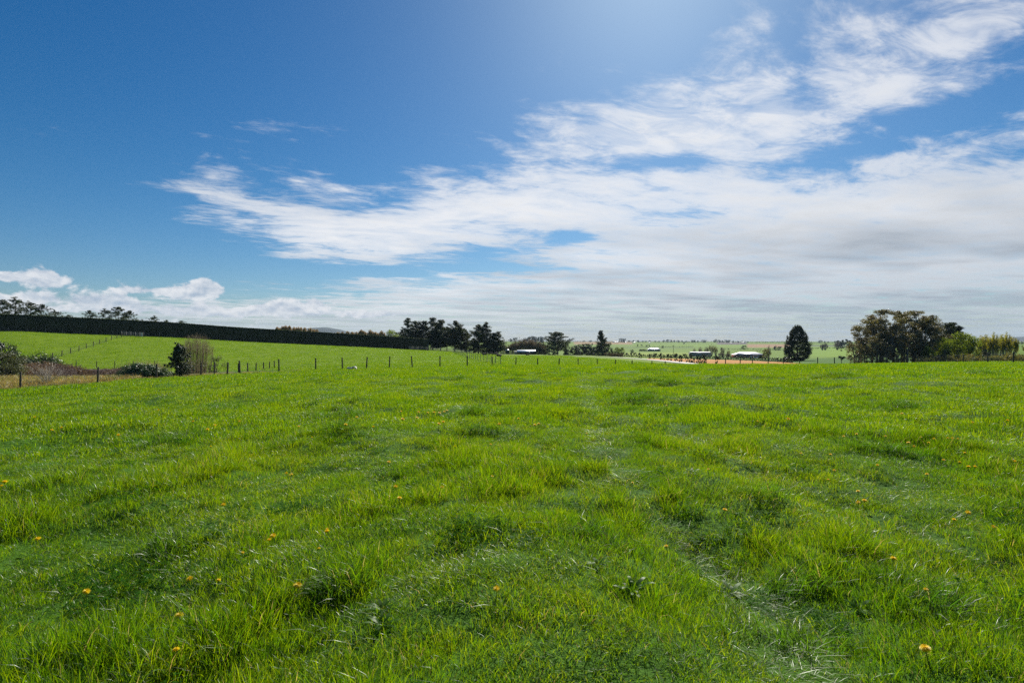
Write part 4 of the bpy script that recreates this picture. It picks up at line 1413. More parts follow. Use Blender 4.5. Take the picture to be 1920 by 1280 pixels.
on(337, 55.5, 650, hol, 2.9, 'pointed dark evergreen bush growing in the fence line', 'bush', wide=0.72)
bw = make_tree('bare_willow', *fan_meshes(225, 5.0, 3.7, 190, 0.10, 14, 0.9, 0.022, 3, 0.4, 0.65), solid('willow_rod', (0.19, 0.15, 0.085), 0.85, 0.4, 1.5), foliage('willow_rod_spray', (0.11, 0.10, 0.05), (0.19, 0.16, 0.08), 0.3, 0.02, 0.4))
on(368, 76, 622, bw, 5.0, 'tall brown leafless willow with upright rods behind the evergreen bush', 'willow')
on(362, 63, 667, make_tree('twiggy_bush', *fan_meshes(226, 1.8, 2.6, 90, 0.09, 16, 0.5, 0.012, 3, 0.4), TWIG, OLIVE), 1.8, 'olive twiggy bush between the evergreen and the fence corner', 'bush')
on(406, 68, 666, make_tree('leafy_bush', *round_meshes(228, 2.1, 2.8, 0.10, 26, 70, 0.05, 0.5, 0.0), BARK, OLIVE), 2.1, 'loose green bush behind the fence, right of the bare willow', 'bush', wide=.85)

# --- far trees and shelterbelts along the skyline
ft = [make_tree('far_tree', *round_meshes(240 + i, 10.0, [12, 16, 9][i], 1.5, 16, 26, 0.06, 0.5, 0.0, 0.9), BARK, FARTREE) for i in range(3)]
sky = [(957, 634, 1900), (966, 632.5, 1900), (984, 633, 1900), (991, 631, 1900), (996, 630, 1900), (1001, 629.5, 1900), (1005, 631, 1900), (1013, 630.5, 1850), (1016, 633, 1850),
       (1068, 634, 2400), (1165, 634, 2400), (1171, 634, 2400), (1245, 636.5, 2500), (1252, 636, 2500), (1258, 636.5, 2500), (1264, 637, 2500), (1271, 637.5, 2450), (1279, 637.5, 2450), (1287, 638, 2450),
       (1298, 637, 2400), (1303, 637, 2400), (1309, 637.5, 2400), (1318, 637, 2400), (1323, 637, 2400), (1341, 635.5, 2400), (1348, 637, 2400), (1355, 637.5, 2400), (1361, 636, 2400), (1367, 637, 2400),
       (1375, 638, 2400), (1384, 638.5, 2400), (1391, 639, 2400), (1397, 639, 2400), (1402, 639.5, 2400), (1196, 637.5, 2450), (1188, 637, 2450), (1218, 637.5, 2450), (1228, 638.5, 2450), (1236, 638.5, 2450),
       (1095, 637.5, 2500), (1108, 637.5, 2500), (1121, 638, 2500), (1155, 637.5, 2500), (1180, 638, 2500), (1205, 638.3, 2500), (1211, 638.3, 2500),
       (1539, 637.5, 2200), (1546, 639, 2200), (1553, 639.5, 2200), (1566, 639, 2200), (1909, 641, 1500), (1915, 640, 1500), (1921, 641, 1500)]
for i, (px, top, Y) in enumerate(sky):
    on(px, Y, top, ft[i % 3], 10.0, 'small dark far tree on the skyline across the plain', 'tree', 'far skyline trees', wide=None if i % 2 else 1.1)
for px, top, Y in [(1574, 637, 900), (1582, 634.5, 900), (1590, 637, 880), (1596, 640, 900)]:
    on(px, Y, top, ft[0], 10.0, 'blue green tree on the rise just left of the gum grove', 'tree', 'trees on the rise left of the gum grove', wide=0.9)
for px, top, Y in [(1196, 645, 1400), (1203, 645, 1400), (1212.5, 646, 1300), (1217, 646, 1300), (1243, 648, 1100), (1283, 640.5, 1900), (1396, 647.5, 1000), (1110, 643, 1500), (1097, 644, 1500), (1380, 662, 520), (1424, 663, 520), (1454, 648, 900), (1462, 649, 900), (1352, 651, 900)]:
    on(px, Y, top, ft[int(px) % 3], 10.0, 'single small round tree dotted on the far green paddocks', 'tree', 'paddock trees on the plain')
bt = make_tree('bare_far_tree', *fan_meshes(250, 12.0, 9.0, 60, 0.8, 10, 0.6, 0.09, 3, 0.08), TWIG_GREY, PURPLETWIG)
for px, top, Y in [(1547, 641, 800), (1570, 638, 780), (1542, 643, 800)]:
    on(px, Y, top, bt, 12.0, 'pale leafless tree on the far slope between the big pine and the gum grove', 'tree', 'leafless trees on the far slope')


def belt(name, label, a, b, h, seed, mat=FARTREE, leaf=2.2, per=1.2, group=None, cat='hedge', width=3.0):
    """row of close-set bushes between two ground points (column, distance)"""
    r_ = np.random.default_rng(seed)
    P0, P1 = at(*a), at(*b)
    L = (P1 - P0).length
    n = int(L * per)
    t = r_.uniform(0, 1, n)
    x, y = P0.x + (P1.x - P0.x) * t, P0.y + (P1.y - P0.y) * t + r_.uniform(-.5, .5, n) * width
    hh = h * (0.78 + 0.3 * np.abs(np.sin(t * L / h * 1.1 + 2 * np.sin(t * L / h * 0.37))))
    z = height(x, y) + r_.uniform(0, 1, n) ** 0.8 * hh
    lv = Leaves()
    lv.put(r_, np.stack([x, y, z], -1), r_.normal(0, 1, (n, 3)) + np.array([0, -0.3, 0.4]), leaf, 1.5)
    return tag(obj(name, lv.mesh(name), mat), label, cat, group)


belt('far_hedge', 'long thin dark shelterbelt on the skyline between the shed and the cypress', (1072, 2500), (1190, 2600), 5.5, 1, per=2.0)
belt('far_hedge', 'broken dark shelterbelt along the skyline above the meadow house', (1180, 2600), (1300, 2550), 5.0, 2, per=2.0)
belt('far_hedge', 'dark shelterbelt along the skyline above the brick house', (1290, 2550), (1415, 2600), 5.0, 3, per=2.0)
belt('far_hedge', 'straight dark hedge on the skyline running to the lone big pine', (1414, 2400), (1482, 2400), 6.0, 4, per=3.0)
belt('far_hedge', 'thin dark hedge on the skyline left of the big spreading pine', (936, 1900), (1030, 1950), 4.5, 5, per=2.0)
belt('far_hedge', 'thin hedge line on the skyline between the lone pine and gum grove', (1515, 2200), (1600, 2200), 4.0, 6, per=2.0)
belt('field_hedge', 'low dark hedge crossing the far paddocks below the skyline', (1190, 1250), (1300, 1300), 1.8, 7, per=3.0, leaf=1.2)
belt('field_hedge', 'low hedge line across the far field left of the gum grove', (1480, 1000), (1600, 950), 1.8, 8, per=3.0, leaf=1.2)
belt('field_hedge', 'low hedge under the tan far field beside the lone pine', (1350, 950), (1480, 900), 2.2, 9, per=3.0, leaf=1.2)
belt('field_hedge', 'dark clipped hedge beside the pale roofed meadow house', (1198, 740), (1213, 735), 2.3, 10, HEDGE, 0.9, 30.0)
belt('clipped_hedge', 'dark square cut hedge joined to the right end of the white roofed shed', (1004, 352), (1031, 345), 3.9, 11, HEDGE, 0.6, 120.0, width=2.0)
belt('clipped_hedge', 'dark square cut hedge at the foot of the lone pine', (1469, 205), (1503, 214), 1.75, 12, HEDGE, 0.35, 160.0, width=1.2)
belt('field_hedge', 'low pale brush heap along the far end of the pale lane, under the cypress', (1133, 318), (1168, 280), 1.6, 13, BARETWIG, 0.6, 24.0)

# shrubs planted along the ploughed strip
sh = [make_tree('planted_shrub', *round_meshes(260 + i, 1.3, 1.4, 0.22, 14, 30, 0.05, 0.8, 0.0), BARK, m_) for i, m_ in enumerate((SHRUB, BRAMBLE))]
pts = [(1150, 667.5), (1215, 669.6), (1290, 671.5), (1345, 673.4), (1400, 675.2), (1440, 676.8), (1484, 680)]
xs = np.arange(1152, 1484, 3.9)
for i, px in enumerate(xs):
    if 1292 < px < 1300:
        continue
    py = np.interp(px, [p[0] for p in pts], [p[1] for p in pts])
    p = pix(px, py, 100, 600)
    s = rng.uniform(0.75, 1.25) * (1.25 if px < 1300 else 1.0)
    sh[int(i) % 2](p, (s * 1.1, s * 1.1, s * 1.15), 'small dark shrub in the planted row along the far side of the ploughed strip', 'shrub', 'shrub row beyond the ploughed strip', rng.uniform(0, 6))
for i, (px, py) in enumerate([(1184, 669.5), (1199, 671), (1202, 672), (1218, 672.5), (1226, 672.8), (1239, 674.5), (1245, 675), (1252, 675.5), (1258, 676.5), (1267, 677), (1278, 677.5), (1275, 679), (1288, 679.5), (1295, 680.5), (1301, 681), (1308, 681.5), (1313, 682), (1319, 682), (1323, 682), (1344, 682.5)]):
    p = pix(px, py, 95, 420)
    s = [0.95, 1.35, 0.8, 1.15][i % 4]
    sh[0](p, (s * .75, s * .75, s * 1.35), 'dark young sapling planted at the near edge of the ploughed strip', 'sapling', 'saplings along the lane', rng.uniform(0, 6))

# ------------------------------------------------------------------ fences
POSTWOOD = solid('fence_post_timber', (0.13, 0.105, 0.08), 0.9, 0.5, 6.0)
POSTGREY = solid('weathered_timber', (0.30, 0.29, 0.27), 0.9, 0.45, 4.0)
WIRE = solid('fence_wire', (0.16, 0.16, 0.155), 0.8, 0.3, 1.0, 0.0, 0.1)


def post_mesh(r, h, n=9):
    mb = MB()
    mb.tube([(0, 0, -0.35), (0, 0, 0), (0, 0, h * .5), (0, 0, h - .02), (0, 0, h)], [r * 1.04, r * 1.03, r, r * .96, r * .86], n)
    me = mb.mesh('post')
    return me


_post = {}


def fence(label, posts, wires=(0.2, 0.42, 0.64, 0.86, 1.06), wr=0.0035, mat=POSTWOOD, r=0.07, group=None, name='wire_fence', batten=0, seed=1):
    """posts: list of (ground point, height); wires at heights of a 1.2 m post"""
    q = random.Random(seed)
    o = thing(name, posts[0][0], label, 'fence', group)
    b = Vector(posts[0][0])
    key = (round(r, 3), mat.name)
    if key not in _post:
        _post[key] = post_mesh(r, 1.2)
        _post[key].materials.append(mat)
    for p, h in posts:
        c = obj('post', _post[key], None, o, Vector(p) - b)
        c.rotation_euler = (q.gauss(0, .025), q.gauss(0, .035), q.uniform(0, 6))
        k = q.uniform(.92, 1.1)
        c.scale = (k, k, h / 1.2)
    for w in wires:
        mb = MB()
        pts = []
        for i, (p, h) in enumerate(posts):
            a = Vector(p) - b + Vector((0, -r - .004, w * h / 1.2))
            pts.append(a)
            if i + 1 < len(posts):
                p2, h2 = posts[i + 1]
                a2 = Vector(p2) - b + Vector((0, -r - .004, w * h2 / 1.2))
                pts.append(a.lerp(a2, .5) + Vector((0, 0, -.012)))
        mb.tube(pts, wr, 3, False)
        mb.build('wire', WIRE, o)
    return o


def posts_px(lst, h=1.2, ycol=None):
    return [(at(px, ycol(px) if ycol else Y), hh) for px, Y, hh in lst]


tops = [(38, 697), (110, 692), (183, 688), (238, 685), (293, 682), (335, 680), (377, 679), (402, 678.5), (426, 679), (450, 676), (487, 674.5), (523, 673), (558, 672), (592, 671), (617, 670.5), (642, 670), (687, 669), (730, 668),
        (773, 667.5), (825, 667), (876, 667), (923, 668.5), (967, 669.5), (1008, 671), (1048, 672.5), (1084, 674), (1120, 675.5), (1154, 677.5), (1185, 678.5), (1222, 680), (1247, 681),
        (1360, 674), (1388, 674.5), (1411, 674.5), (1440, 674), (1469, 671), (1499, 674), (1533, 669.5), (1565, 670), (1610, 667.5), (1643, 667), (1680, 667), (1720, 666), (1762, 665), (1806, 664), (1852, 662), (1900, 660), (1952, 657)]
vis = {38, 183, 293, 377, 402, 426, 450, 523, 592, 642, 687, 730, 773, 825, 876, 923, 967, 1008, 1048, 1084, 1120, 1154, 1185, 1222, 1247, 1360, 1388, 1411, 1440, 1469, 1499, 1533, 1565, 1610, 1643, 1680, 1720, 1762, 1806, 1852, 1900, 1952}
mp_ = []
for px, top in [(-230, 712), (-105, 706)] + tops:
    if px not in vis and px > 0:
        continue
    Y = float(fence_y(px))
    g = at(px, Y)
    h = EYE + (640 - top) / F * Y - g.z
    mp_.append((g, min(1.62, max(1.02, h))))
fence('post and wire fence with dark round posts running along the edge of the near paddock', mp_, r=0.075, seed=3)
# short fence behind it at the gully corner
fence('short line of low posts receding behind the main fence by the loose green bush', [(at(px, Y), h) for px, Y, h in [(447, 63, .98), (464.5, 67, 1.0), (480, 71.5, 1.02), (494, 76, 1.05), (505.5, 80, 1.08), (514.5, 84, 1.1)]], r=0.07, seed=4)
# along the foot of the hill
fence('thin post fence along the foot of the green hill above the gully', [(pix(px, py, 86, 130), 1.15) for px, py in [(-60, 686), (30, 687), (109, 683), (143, 688), (181, 689), (215, 690), (250, 689.5), (290, 689), (330, 688)]], r=0.06, seed=5)
# up the hill
hp = [(98, 673), (116, 668), (132.5, 663), (148, 658), (162, 653), (175, 649), (187, 645), (199, 641), (209, 637.5), (219, 634.5), (228, 632), (237, 629.5)]
fence('wire fence climbing the green hillside from the gully to the hedge', [(pix(px, py, 90, 260), 1.25) for px, py in hp], wires=(.1, .2, .3, .42, .54, .68, .82, .96, 1.1), wr=0.006, r=0.085, seed=6)
# under the hedge
A, d, L, nrm = HEDGE_LINE
fl = []
for i in range(int(L / 4.3)):
    p = A + d * (4.3 * i) + nrm * 2.0
    fl.append((Vector((p.x, p.y, hz(p.x, p.y))), 1.2))
fence('grey post fence standing close in front of the long dark hedge', fl, mat=POSTGREY, r=0.055, seed=7)
# netting fence running away past the end of the hedge
nf = []
for t in np.linspace(0, 1, 27):
    p = Vector((-25.8, 250)).lerp(Vector((-1.6, 81)), t)
    nf.append((Vector((p.x, p.y, hz(p.x, p.y))), 1.35))
fence('wire netting fence running straight away across the green field to the pine wood', nf, wires=tuple(np.linspace(.06, 1.12, 12)), wr=0.006, mat=POSTGREY, r=0.045, name='netting_fence', seed=8)


def rail_fence(label, pts, h, rails, bat, seed, board=None):
    """timber yard fence: posts, rails, upright battens, each its own piece"""
    o = thing('yard_fence', pts[0], label, 'fence')
    b = Vector(pts[0])
    pm = MB(); pm.box((0, 0, h / 2 - .15), (.13, .13, h + .3)); pm = pm.mesh('post'); pm.materials.append(POSTGREY)
    bm_ = MB(); bm_.box((0, 0, h * .47), (.10, .035, h * .9)); bm_ = bm_.mesh('batten'); bm_.materials.append(POSTGREY)
    for i, p in enumerate(pts):
        obj('post', pm, None, o, Vector(p) - b)
        if i + 1 < len(pts):
            p2 = Vector(pts[i + 1])
            for r in rails:
                mb = MB()
                a, c = Vector(p) - b + Vector((0, -.09, r)), p2 - b + Vector((0, -.09, r))
                u = (c - a)
                w = Vector((0, 0, .06)); s = Vector((u.y, -u.x, 0)).normalized() * .02
                mb.add([a - w - s, c - w - s, c + w - s, a + w - s, a - w + s, c - w + s, c + w + s, a + w + s],
                       [(0, 1, 2, 3), (7, 6, 5, 4), (0, 4, 5, 1), (3, 2, 6, 7), (0, 3, 7, 4), (1, 5, 6, 2)])
                mb.build('rail', POSTGREY, o)
            for k in range(1, bat + 1):
                obj('batten', bm_, None, o, Vector(p).lerp(p2, k / (bat + 1)) - b + Vector((0, -.14, 0)))
    return o


yp_ = []
for t in np.linspace(0, 1, 16):
    p = Vector(((767 - 960) / F * 233, 233)).lerp(Vector(((884 - 960) / F * 272, 272)), t)
    yp_.append(Vector((p.x, p.y, hz(p.x, p.y))))
rail_fence('weathered grey batten fence round the yard at the end of the hedge', yp_, 1.55, (.35, .85, 1.35), 2, 1)
gp = []
for t in np.linspace(0, 1, 5):
    p = Vector(((228 - 960) / F * 183, 183)).lerp(Vector(((262 - 960) / F * 184, 184)), t)
    gp.append(Vector((p.x, p.y, hz(p.x, p.y))))
rail_fence('weathered grey batten fence panel under the hedge at the top of the hill', gp, 1.5, (.3, .8, 1.3), 2, 2)
wp = at(266, 184)
o = thing('notice_board', wp, 'pale grey board standing at the end of the batten fence under the hedge', 'board')
mb = MB(); mb.box((-.32, 0, .75), (.09, .09, 1.7)); mb.build('post', POSTGREY, o)
mb = MB(); mb.box((.32, 0, .75), (.09, .09, 1.7)); mb.build('post', POSTGREY, o)
PALE = solid('pale_board', (0.55, 0.55, 0.53), 0.7, 0.2, 3.0)
for k in range(4):
    mb = MB(); mb.box((0, -.065, .34 + .33 * k), (.72, .03, .29)); mb.build('panel', PALE, o)

# ------------------------------------------------------------------ gully bank
def bank():
    r_ = np.random.default_rng(31)
    pts = [pix_ for pix_ in [(118, 77), (140, 76), (165, 77), (190, 78), (212, 78), (236, 77), (262, 77)]]
    n = 60
    xs = np.linspace(0, 1, n)
    px = np.interp(xs, np.linspace(0, 1, len(pts)), [p[0] for p in pts]); Y = np.interp(xs, np.linspace(0, 1, len(pts)), [p[1] for p in pts])
    x = (px - 960) / F * Y
    V = []
    prof = [(-.9, -.2), (-.35, .05), (-.1, .45), (.05, .8), (.25, 1.0), (.9, 1.12), (2.2, 1.05), (3.6, -.1)]
    end = np.sin(np.clip(xs * 8, 0, 1) * 1.57) * np.sin(np.clip((1 - xs) * 8, 0, 1) * 1.57)
    for i in range(n):
        z0 = hz(x[i], Y[i])
        k = (0.95 + r_.normal(0, .07)) * end[i]
        for dy, h in prof:
            V.append((x[i] + r_.normal(0, .05), Y[i] + dy + r_.normal(0, .09), z0 - .12 + h * k + r_.normal(0, .03)))
    m = len(prof)
    Q = [(i * m + k, (i + 1) * m + k, (i + 1) * m + k + 1, i * m + k + 1) for i in range(n - 1) for k in range(m - 1)]
    tag(obj('ditch_bank', mesh_np('ditch_bank', V, Q), solid('bank_soil', (0.10, 0.07, 0.045), 0.95, 0.5, 1.5)), kind='structure')


bank()

# ------------------------------------------------------------------ low white wall, trough
CONC = solid('pale_concrete', (0.62, 0.61, 0.58), 0.75, 0.25, 1.2)
def farm_lane():
    """pale gravel lane running away over the field, laid on the ground in two strips"""
    pts = [(1085, 667.2), (1110, 668.1), (1140, 669.3), (1170, 670.7), (1200, 672.6), (1225, 674.6), (1250, 677), (1272, 679.3), (1294, 682)]
    P = [pix(a, b_, 100, 330) for a, b_ in pts]
    ys = np.array([p.y for p in P][::-1]); xs = np.array([p.x for p in P][::-1])
    k = np.polyfit(ys, xs, 2)
    Y = np.linspace(ys.min() - 30, ys.max() + 6, 130)
    X = np.polyval(k, Y)
    dx = np.gradient(X, Y)
    nx, ny = 1 / np.sqrt(1 + dx * dx), -dx / np.sqrt(1 + dx * dx)
    for nm, o0, o1, up, m in (('farm_lane', -1.9, 1.9, .10, solid('pale_gravel', (0.66, 0.63, 0.57), 0.9, 0.2, 0.7)), ('lane_verge', -3.0, 2.6, .05, solid('grey_gravel', (0.22, 0.215, 0.20), 0.95, 0.35, 0.7))):
        V, n = [], 5
        for i in range(len(Y)):
            for j in range(n):
                o = o0 + (o1 - o0) * j / (n - 1)
                x, y = X[i] + nx[i] * o, Y[i] + ny[i] * o
                V.append((x, y, hz(x, y) + up))
        Q = [(i * n + j, i * n + j + 1, (i + 1) * n + j + 1, (i + 1) * n + j) for i in range(len(Y) - 1) for j in range(n - 1)]
        tag(obj(nm, mesh_np(nm, V, Q, smooth=True), m), kind='structure')


farm_lane()


def trough():
    p = at(660, 65.2)
    o = thing('water_trough', p, 'small low pale stock trough in the grass beside the paddock fence', 'trough')
    mb = MB()
    # hollow basin: floor and four sides
    mb.box((-.27, 0, .04), (.50, .52, .08))
    for c, d_ in (((-.27, -.24, .17), (.50, .05, .2)), ((-.27, .24, .17), (.50, .05, .2)), ((-.50, 0, .17), (.045, .43, .2)), ((-.04, 0, .17), (.045, .43, .2))):
        mb.box(c, d_)
    mb.build('basin', CONC, o)
    mb = MB()
    ring = [(.0, .0), (.02, .28), (.10, .35), (.26, .38), (.42, .35), (.50, .28), (.52, 0)]
    V = [(x, y, z) for x, z in ring for y in (-.24, -.18, .18, .24)]
    V = [(x, y, z * (0.9 if abs(y) > .2 else 1)) for x, y, z in V]
    mb.add(V, [(i * 4 + k, i * 4 + k + 1, i * 4 + k + 5, i * 4 + k + 4) for i in range(6) for k in range(3)] + [(0, 4, 8, 12), (12, 16, 20, 24), (3, 7, 11, 15), (15, 19, 23, 27)])
    mb.build('cover', solid('trough_cover', (0.60, 0.58, 0.48), 0.6, 0.2, 3.0), o)
    mb = MB(); mb.tube([(-.02, -.36, -.1), (-.02, -.36, .30)], .035, 8); mb.build('peg', PALE, o)


trough()

# ------------------------------------------------------------------ buildings
ROOFW = solid('white_roof_iron', (0.80, 0.80, 0.80), 0.30, 0.08, 0.6, 0.25, 0.5)
ROOFG = solid('pale_grey_roof_iron', (0.42, 0.41, 0.45), 0.45, 0.12, 0.6, 0.1, 0.5)
BRICK = solid('red_brick_wall', (0.30, 0.10, 0.07), 0.85, 0.3, 2.0)
MAUVE = solid('dull_timber_wall', (0.16, 0.125, 0.125), 0.85, 0.3, 1.0)
GREYW = solid('grey_timber_wall', (0.33, 0.325, 0.32), 0.85, 0.4, 1.0)
WHITEW = solid('white_wall', (0.62, 0.62, 0.60), 0.75, 0.12, 1.0)
GLASS = solid('window_glass', (0.03, 0.035, 0.04), 0.08, 0.2, 1.0, 0.0, 0.8)
DARK = solid('dark_opening', (0.02, 0.02, 0.022), 0.9, 0.2, 1.0)
TANKG = solid('dark_green_tank', (0.03, 0.045, 0.04), 0.6, 0.2, 1.0)
FRAME = solid('window_frame_white', (0.7, 0.7, 0.7), 0.6, 0.1, 1.0)


def roof_box(mb, v, t=.12):
    """closed roof slab from four corners (eave a, eave b, ridge b, ridge a)"""
    v = [Vector(p) for p in v]
    n = (v[1] - v[0]).cross(v[3] - v[0]).normalized() * t
    mb.add(v + [p - n for p in v], [(0, 1, 2, 3), (7, 6, 5, 4), (0, 4, 5, 1), (1, 5, 6, 2), (2, 6, 7, 3), (3, 7, 4, 0)])


def gable_house(name, loc, label, w, dp, eave, ridge, wall_m, roof_m, rz=0.0, hip=0.0, over=.35, openings=(), cat='house', chimney=None):
    o = thing(name, loc, label, cat, None, rz)
    mb = MB()
    x, y = w / 2, dp / 2
    mb.box((0, 0, eave / 2 - .3), (w, dp, eave + .6))
    if hip == 0:
        for s in (-1, 1):
            mb.add([(s * x, -y, eave), (s * x, y, eave), (s * x, 0, ridge - .1), (s * (x - .2), -y, eave), (s * (x - .2), y, eave), (s * (x - .2), 0, ridge - .1)], [(0, 3, 5, 2), (1, 2, 5, 4)], [(0, 1, 2), (3, 5, 4)])
    mb.build('wall', wall_m, o)
    X, Yv = x + over, y + over
    k = hip
    for s in (-1, 1):
        rm = MB(); roof_box(rm, [(-X * s, -Yv * s, eave + .06), (X * s, -Yv * s, eave + .06), ((X - k) * s, 0, ridge), (-(X - k) * s, 0, ridge)])
        rm.build('roof', roof_m, o)
    if hip:
        for s in (-1, 1):
            rm = MB()
            a, b_, c = Vector((X * s, -Yv * s, eave + .06)), Vector((X * s, Yv * s, eave + .06)), Vector(((X - k) * s, 0, ridge))
            dn = Vector((0, 0, -.12))
            rm.add([a, b_, c, a + dn, b_ + dn, c + dn], [(0, 3, 4, 1), (1, 4, 5, 2), (2, 5, 3, 0)], [(0, 1, 2), (5, 4, 3)])
            rm.build('roof_hip', roof_m, o)
    for kind, ox, oz, ow, oh in openings:
        f = MB()
        if kind == 'window':
            for c, d_ in (((ox, -y - .02, oz + oh / 2 + .04), (ow + .16, .08, .08)), ((ox, -y - .02, oz - oh / 2 - .04), (ow + .16, .08, .08)), ((ox - ow / 2 - .04, -y - .02, oz), (.08, .08, oh)), ((ox + ow / 2 + .04, -y - .02, oz), (.08, .08, oh)), ((ox, -y - .02, oz), (.05, .08, oh))):
                f.box(c, d_)
            fo = f.build('window', FRAME, o)
            g_ = MB(); g_.box((ox - ow / 4 - .01, -y - .012, oz), (ow / 2 - .04, .02, oh - .01)); g_.build('pane', GLASS, fo)
            g_ = MB(); g_.box((ox + ow / 4 + .01, -y - .012, oz), (ow / 2 - .04, .02, oh - .01)); g_.build('pane', GLASS, fo)
        else:
            f.box((ox, -y - .015, oz), (ow, .06, oh)); f.build('door', DARK if kind == 'bay' else FRAME, o)
    if chimney:
        c = MB(); c.box((chimney, .3, ridge + .3), (.7, .6, 1.4)); c.build('chimney', BRICK, o)
    return o


# brick house with pale hipped roof and a little white porch
p = at(1402, 425)
hs_ = gable_house('brick_house', p, 'low red brick house with a pale hipped roof beyond the ploughed strip', 20.5, 10, 2.6, 4.5, BRICK, ROOFG, R(3), 4.6,
                  openings=[('window', -7.5, 1.5, 2.2, 1.2), ('window', -3.0, 1.5, 2.2, 1.2), ('door', 0.2, 1.05, 1.0, 2.1), ('window', 5.6, 1.4, 1.6, 1.3), ('bay', 8.2, 1.2, 2.6, 2.3)])
mb = MB(); mb.box((2.9, -6.0, 2.5), (3.6, 2.2, .2)); mb.box((1.3, -6.9, 1.2), (.18, .18, 2.5)); mb.box((4.5, -6.9, 1.2), (.18, .18, 2.5)); mb.box((2.9, -6.95, 0.7), (3.1, .1, .9)); mb.build('porch', FRAME, hs_)
# grey shed
p = at(1312, 420)
gs = gable_house('grey_shed', p, 'long grey timber shed with a pale flat roof at the edge of the ploughed strip', 14.6, 6, 3.1, 3.7, GREYW, ROOFG, 0.0, 0, .15,
                 openings=[('bay', 4.6, 1.1, 1.1, 2.1)], cat='shed')
for k in range(9):
    mb = MB(); mb.box((-6.6 + 1.65 * k, -3.04, 1.5), (.12, .06, 3.0)); mb.build('cover_strip', GREYW, gs)
# meadow house
gable_house('meadow_house', at(1226, 745), 'small far house with a pale roof in the bright green meadow', 15.5, 8, 2.4, 4.2, GREYW, ROOFW, R(-2), 3.0,
            openings=[('window', -4.5, 1.4, 2.0, 1.1), ('window', 0, 1.4, 2.0, 1.1), ('bay', 5, 1.2, 2.6, 2.2)])
# shed with the glaring white roof
p = at(986, 352)
sd = thing('farm_shed', p, 'low dull timber shed with a glaring white sloping roof beside the water tank', 'shed')
mb = MB(); mb.box((.4, 1.5, 0.8), (11.0, 5, 2.2)); mb.build('wall', MAUVE, sd)
rm = MB(); roof_box(rm, [(-5.4, -1.6, 1.65), (6.2, -1.6, 1.65), (6.2, 2.0, 2.85), (-5.4, 2.0, 2.85)]); rm.build('roof', ROOFW, sd)
rm = MB(); roof_box(rm, [(6.2, 4.6, 2.0), (-5.4, 4.6, 2.0), (-5.4, 2.06, 2.86), (6.2, 2.06, 2.86)]); rm.build('roof', ROOFW, sd)
rm = MB(); rm.box((-6.3, 1.4, .7), (1.7, 4.2, 1.9)); roof_box(rm, [(-7.3, -1.2, 1.66), (-5.35, -1.2, 1.66), (-5.35, 3.6, 2.1), (-7.3, 3.6, 2.1)]); rm.build('lean_to', GREYW, sd)
for xk in (-3.4, 0.4, 4.0):
    mb = MB(); mb.box((xk, -1.02, .75), (1.5, .06, 1.4)); mb.build('door', DARK, sd)
# water tank
p = at(951.5, 350)
tk = thing('water_tank', p, 'round dark water tank with a white conical lid left of the white roofed shed', 'tank')
mb = MB(); mb.tube([(0, 0, -.3), (0, 0, .05), (0, 0, 1.3), (0, 0, 2.5)], [1.28, 1.3, 1.3, 1.27], 22, False); mb.build('body', TANKG, tk)
mb = MB(); mb.tube([(0, 0, 2.46), (0, 0, 2.56), (0, 0, 2.95), (0, 0, 3.05)], [1.36, 1.34, .45, .16], 22); mb.build('lid', ROOFW, tk)
for zz in (.7, 1.6):
    mb = MB(); mb.tube([(0, 0, zz - .04), (0, 0, zz - .035), (0, 0, zz + .035), (0, 0, zz + .04)], [1.29, 1.325, 1.325, 1.29], 22, False); mb.build('hoop', TANKG, tk)

# far farm sheds on the skyline
fsh = gable_house('far_shed', at(1154, 2350), 'pale roofed far shed on the skyline just right of the cypress', 22, 10, 2.6, 4.2, WHITEW, ROOFW, R(10), 0, openings=[('bay', -5, 1.6, 4, 3)], cat='shed')
for px, lab, k, rz_ in [(1173, 'small pale far shed on the skyline between the cypress and the meadow house', .4, .2), (1189, 'long pale far shed on the skyline above the dotted paddock trees', .6, -.1), (1218, 'pale far shed on the skyline over the meadow house roof', .45, .1),
                        (1371, 'small white far building on the skyline above the brick house', .45, 0), (1394, 'long white far building on the skyline right above the brick house', .8, .1)]:
    c = copy_tree(fsh)
    c.location = at(px, 2250); c.rotation_euler = (0, 0, rz_); c.scale = (k, k, max(k, .55))
    c['label'] = lab

# ------------------------------------------------------------------ power poles
def pole(px, Y, h, label, arm=True):
    p = at(px, Y)
    o = thing('power_pole', p, label, 'power pole')
    mb = MB(); mb.tube([(0, 0, -.5), (0, 0, h * .5), (0, 0, h)], [.17, .15, .12], 8); mb.build('pole', POSTWOOD, o)
    if arm:
        mb = MB(); mb.box((0, -.16, h - .55), (2.4, .12, .12)); ar = mb.build('cross_arm', POSTWOOD, o)
        for k in (-1.05, -.35, .35, 1.05):
            mb = MB(); mb.tube([(k, -.16, h - .49), (k, -.16, h - .40), (k, -.16, h - .30)], [.03, .06, .045], 6); mb.build('insulator', FRAME, ar)


pole(1262.5, 440, 8.2, 'dark power pole standing in the shrub row left of the grey shed')
pole(961, 480, 9.5, 'thin power pole rising from the brown thicket behind the shed')
pole(944.5, 700, 9.5, 'distant power pole on the green slope beside the pine wood')

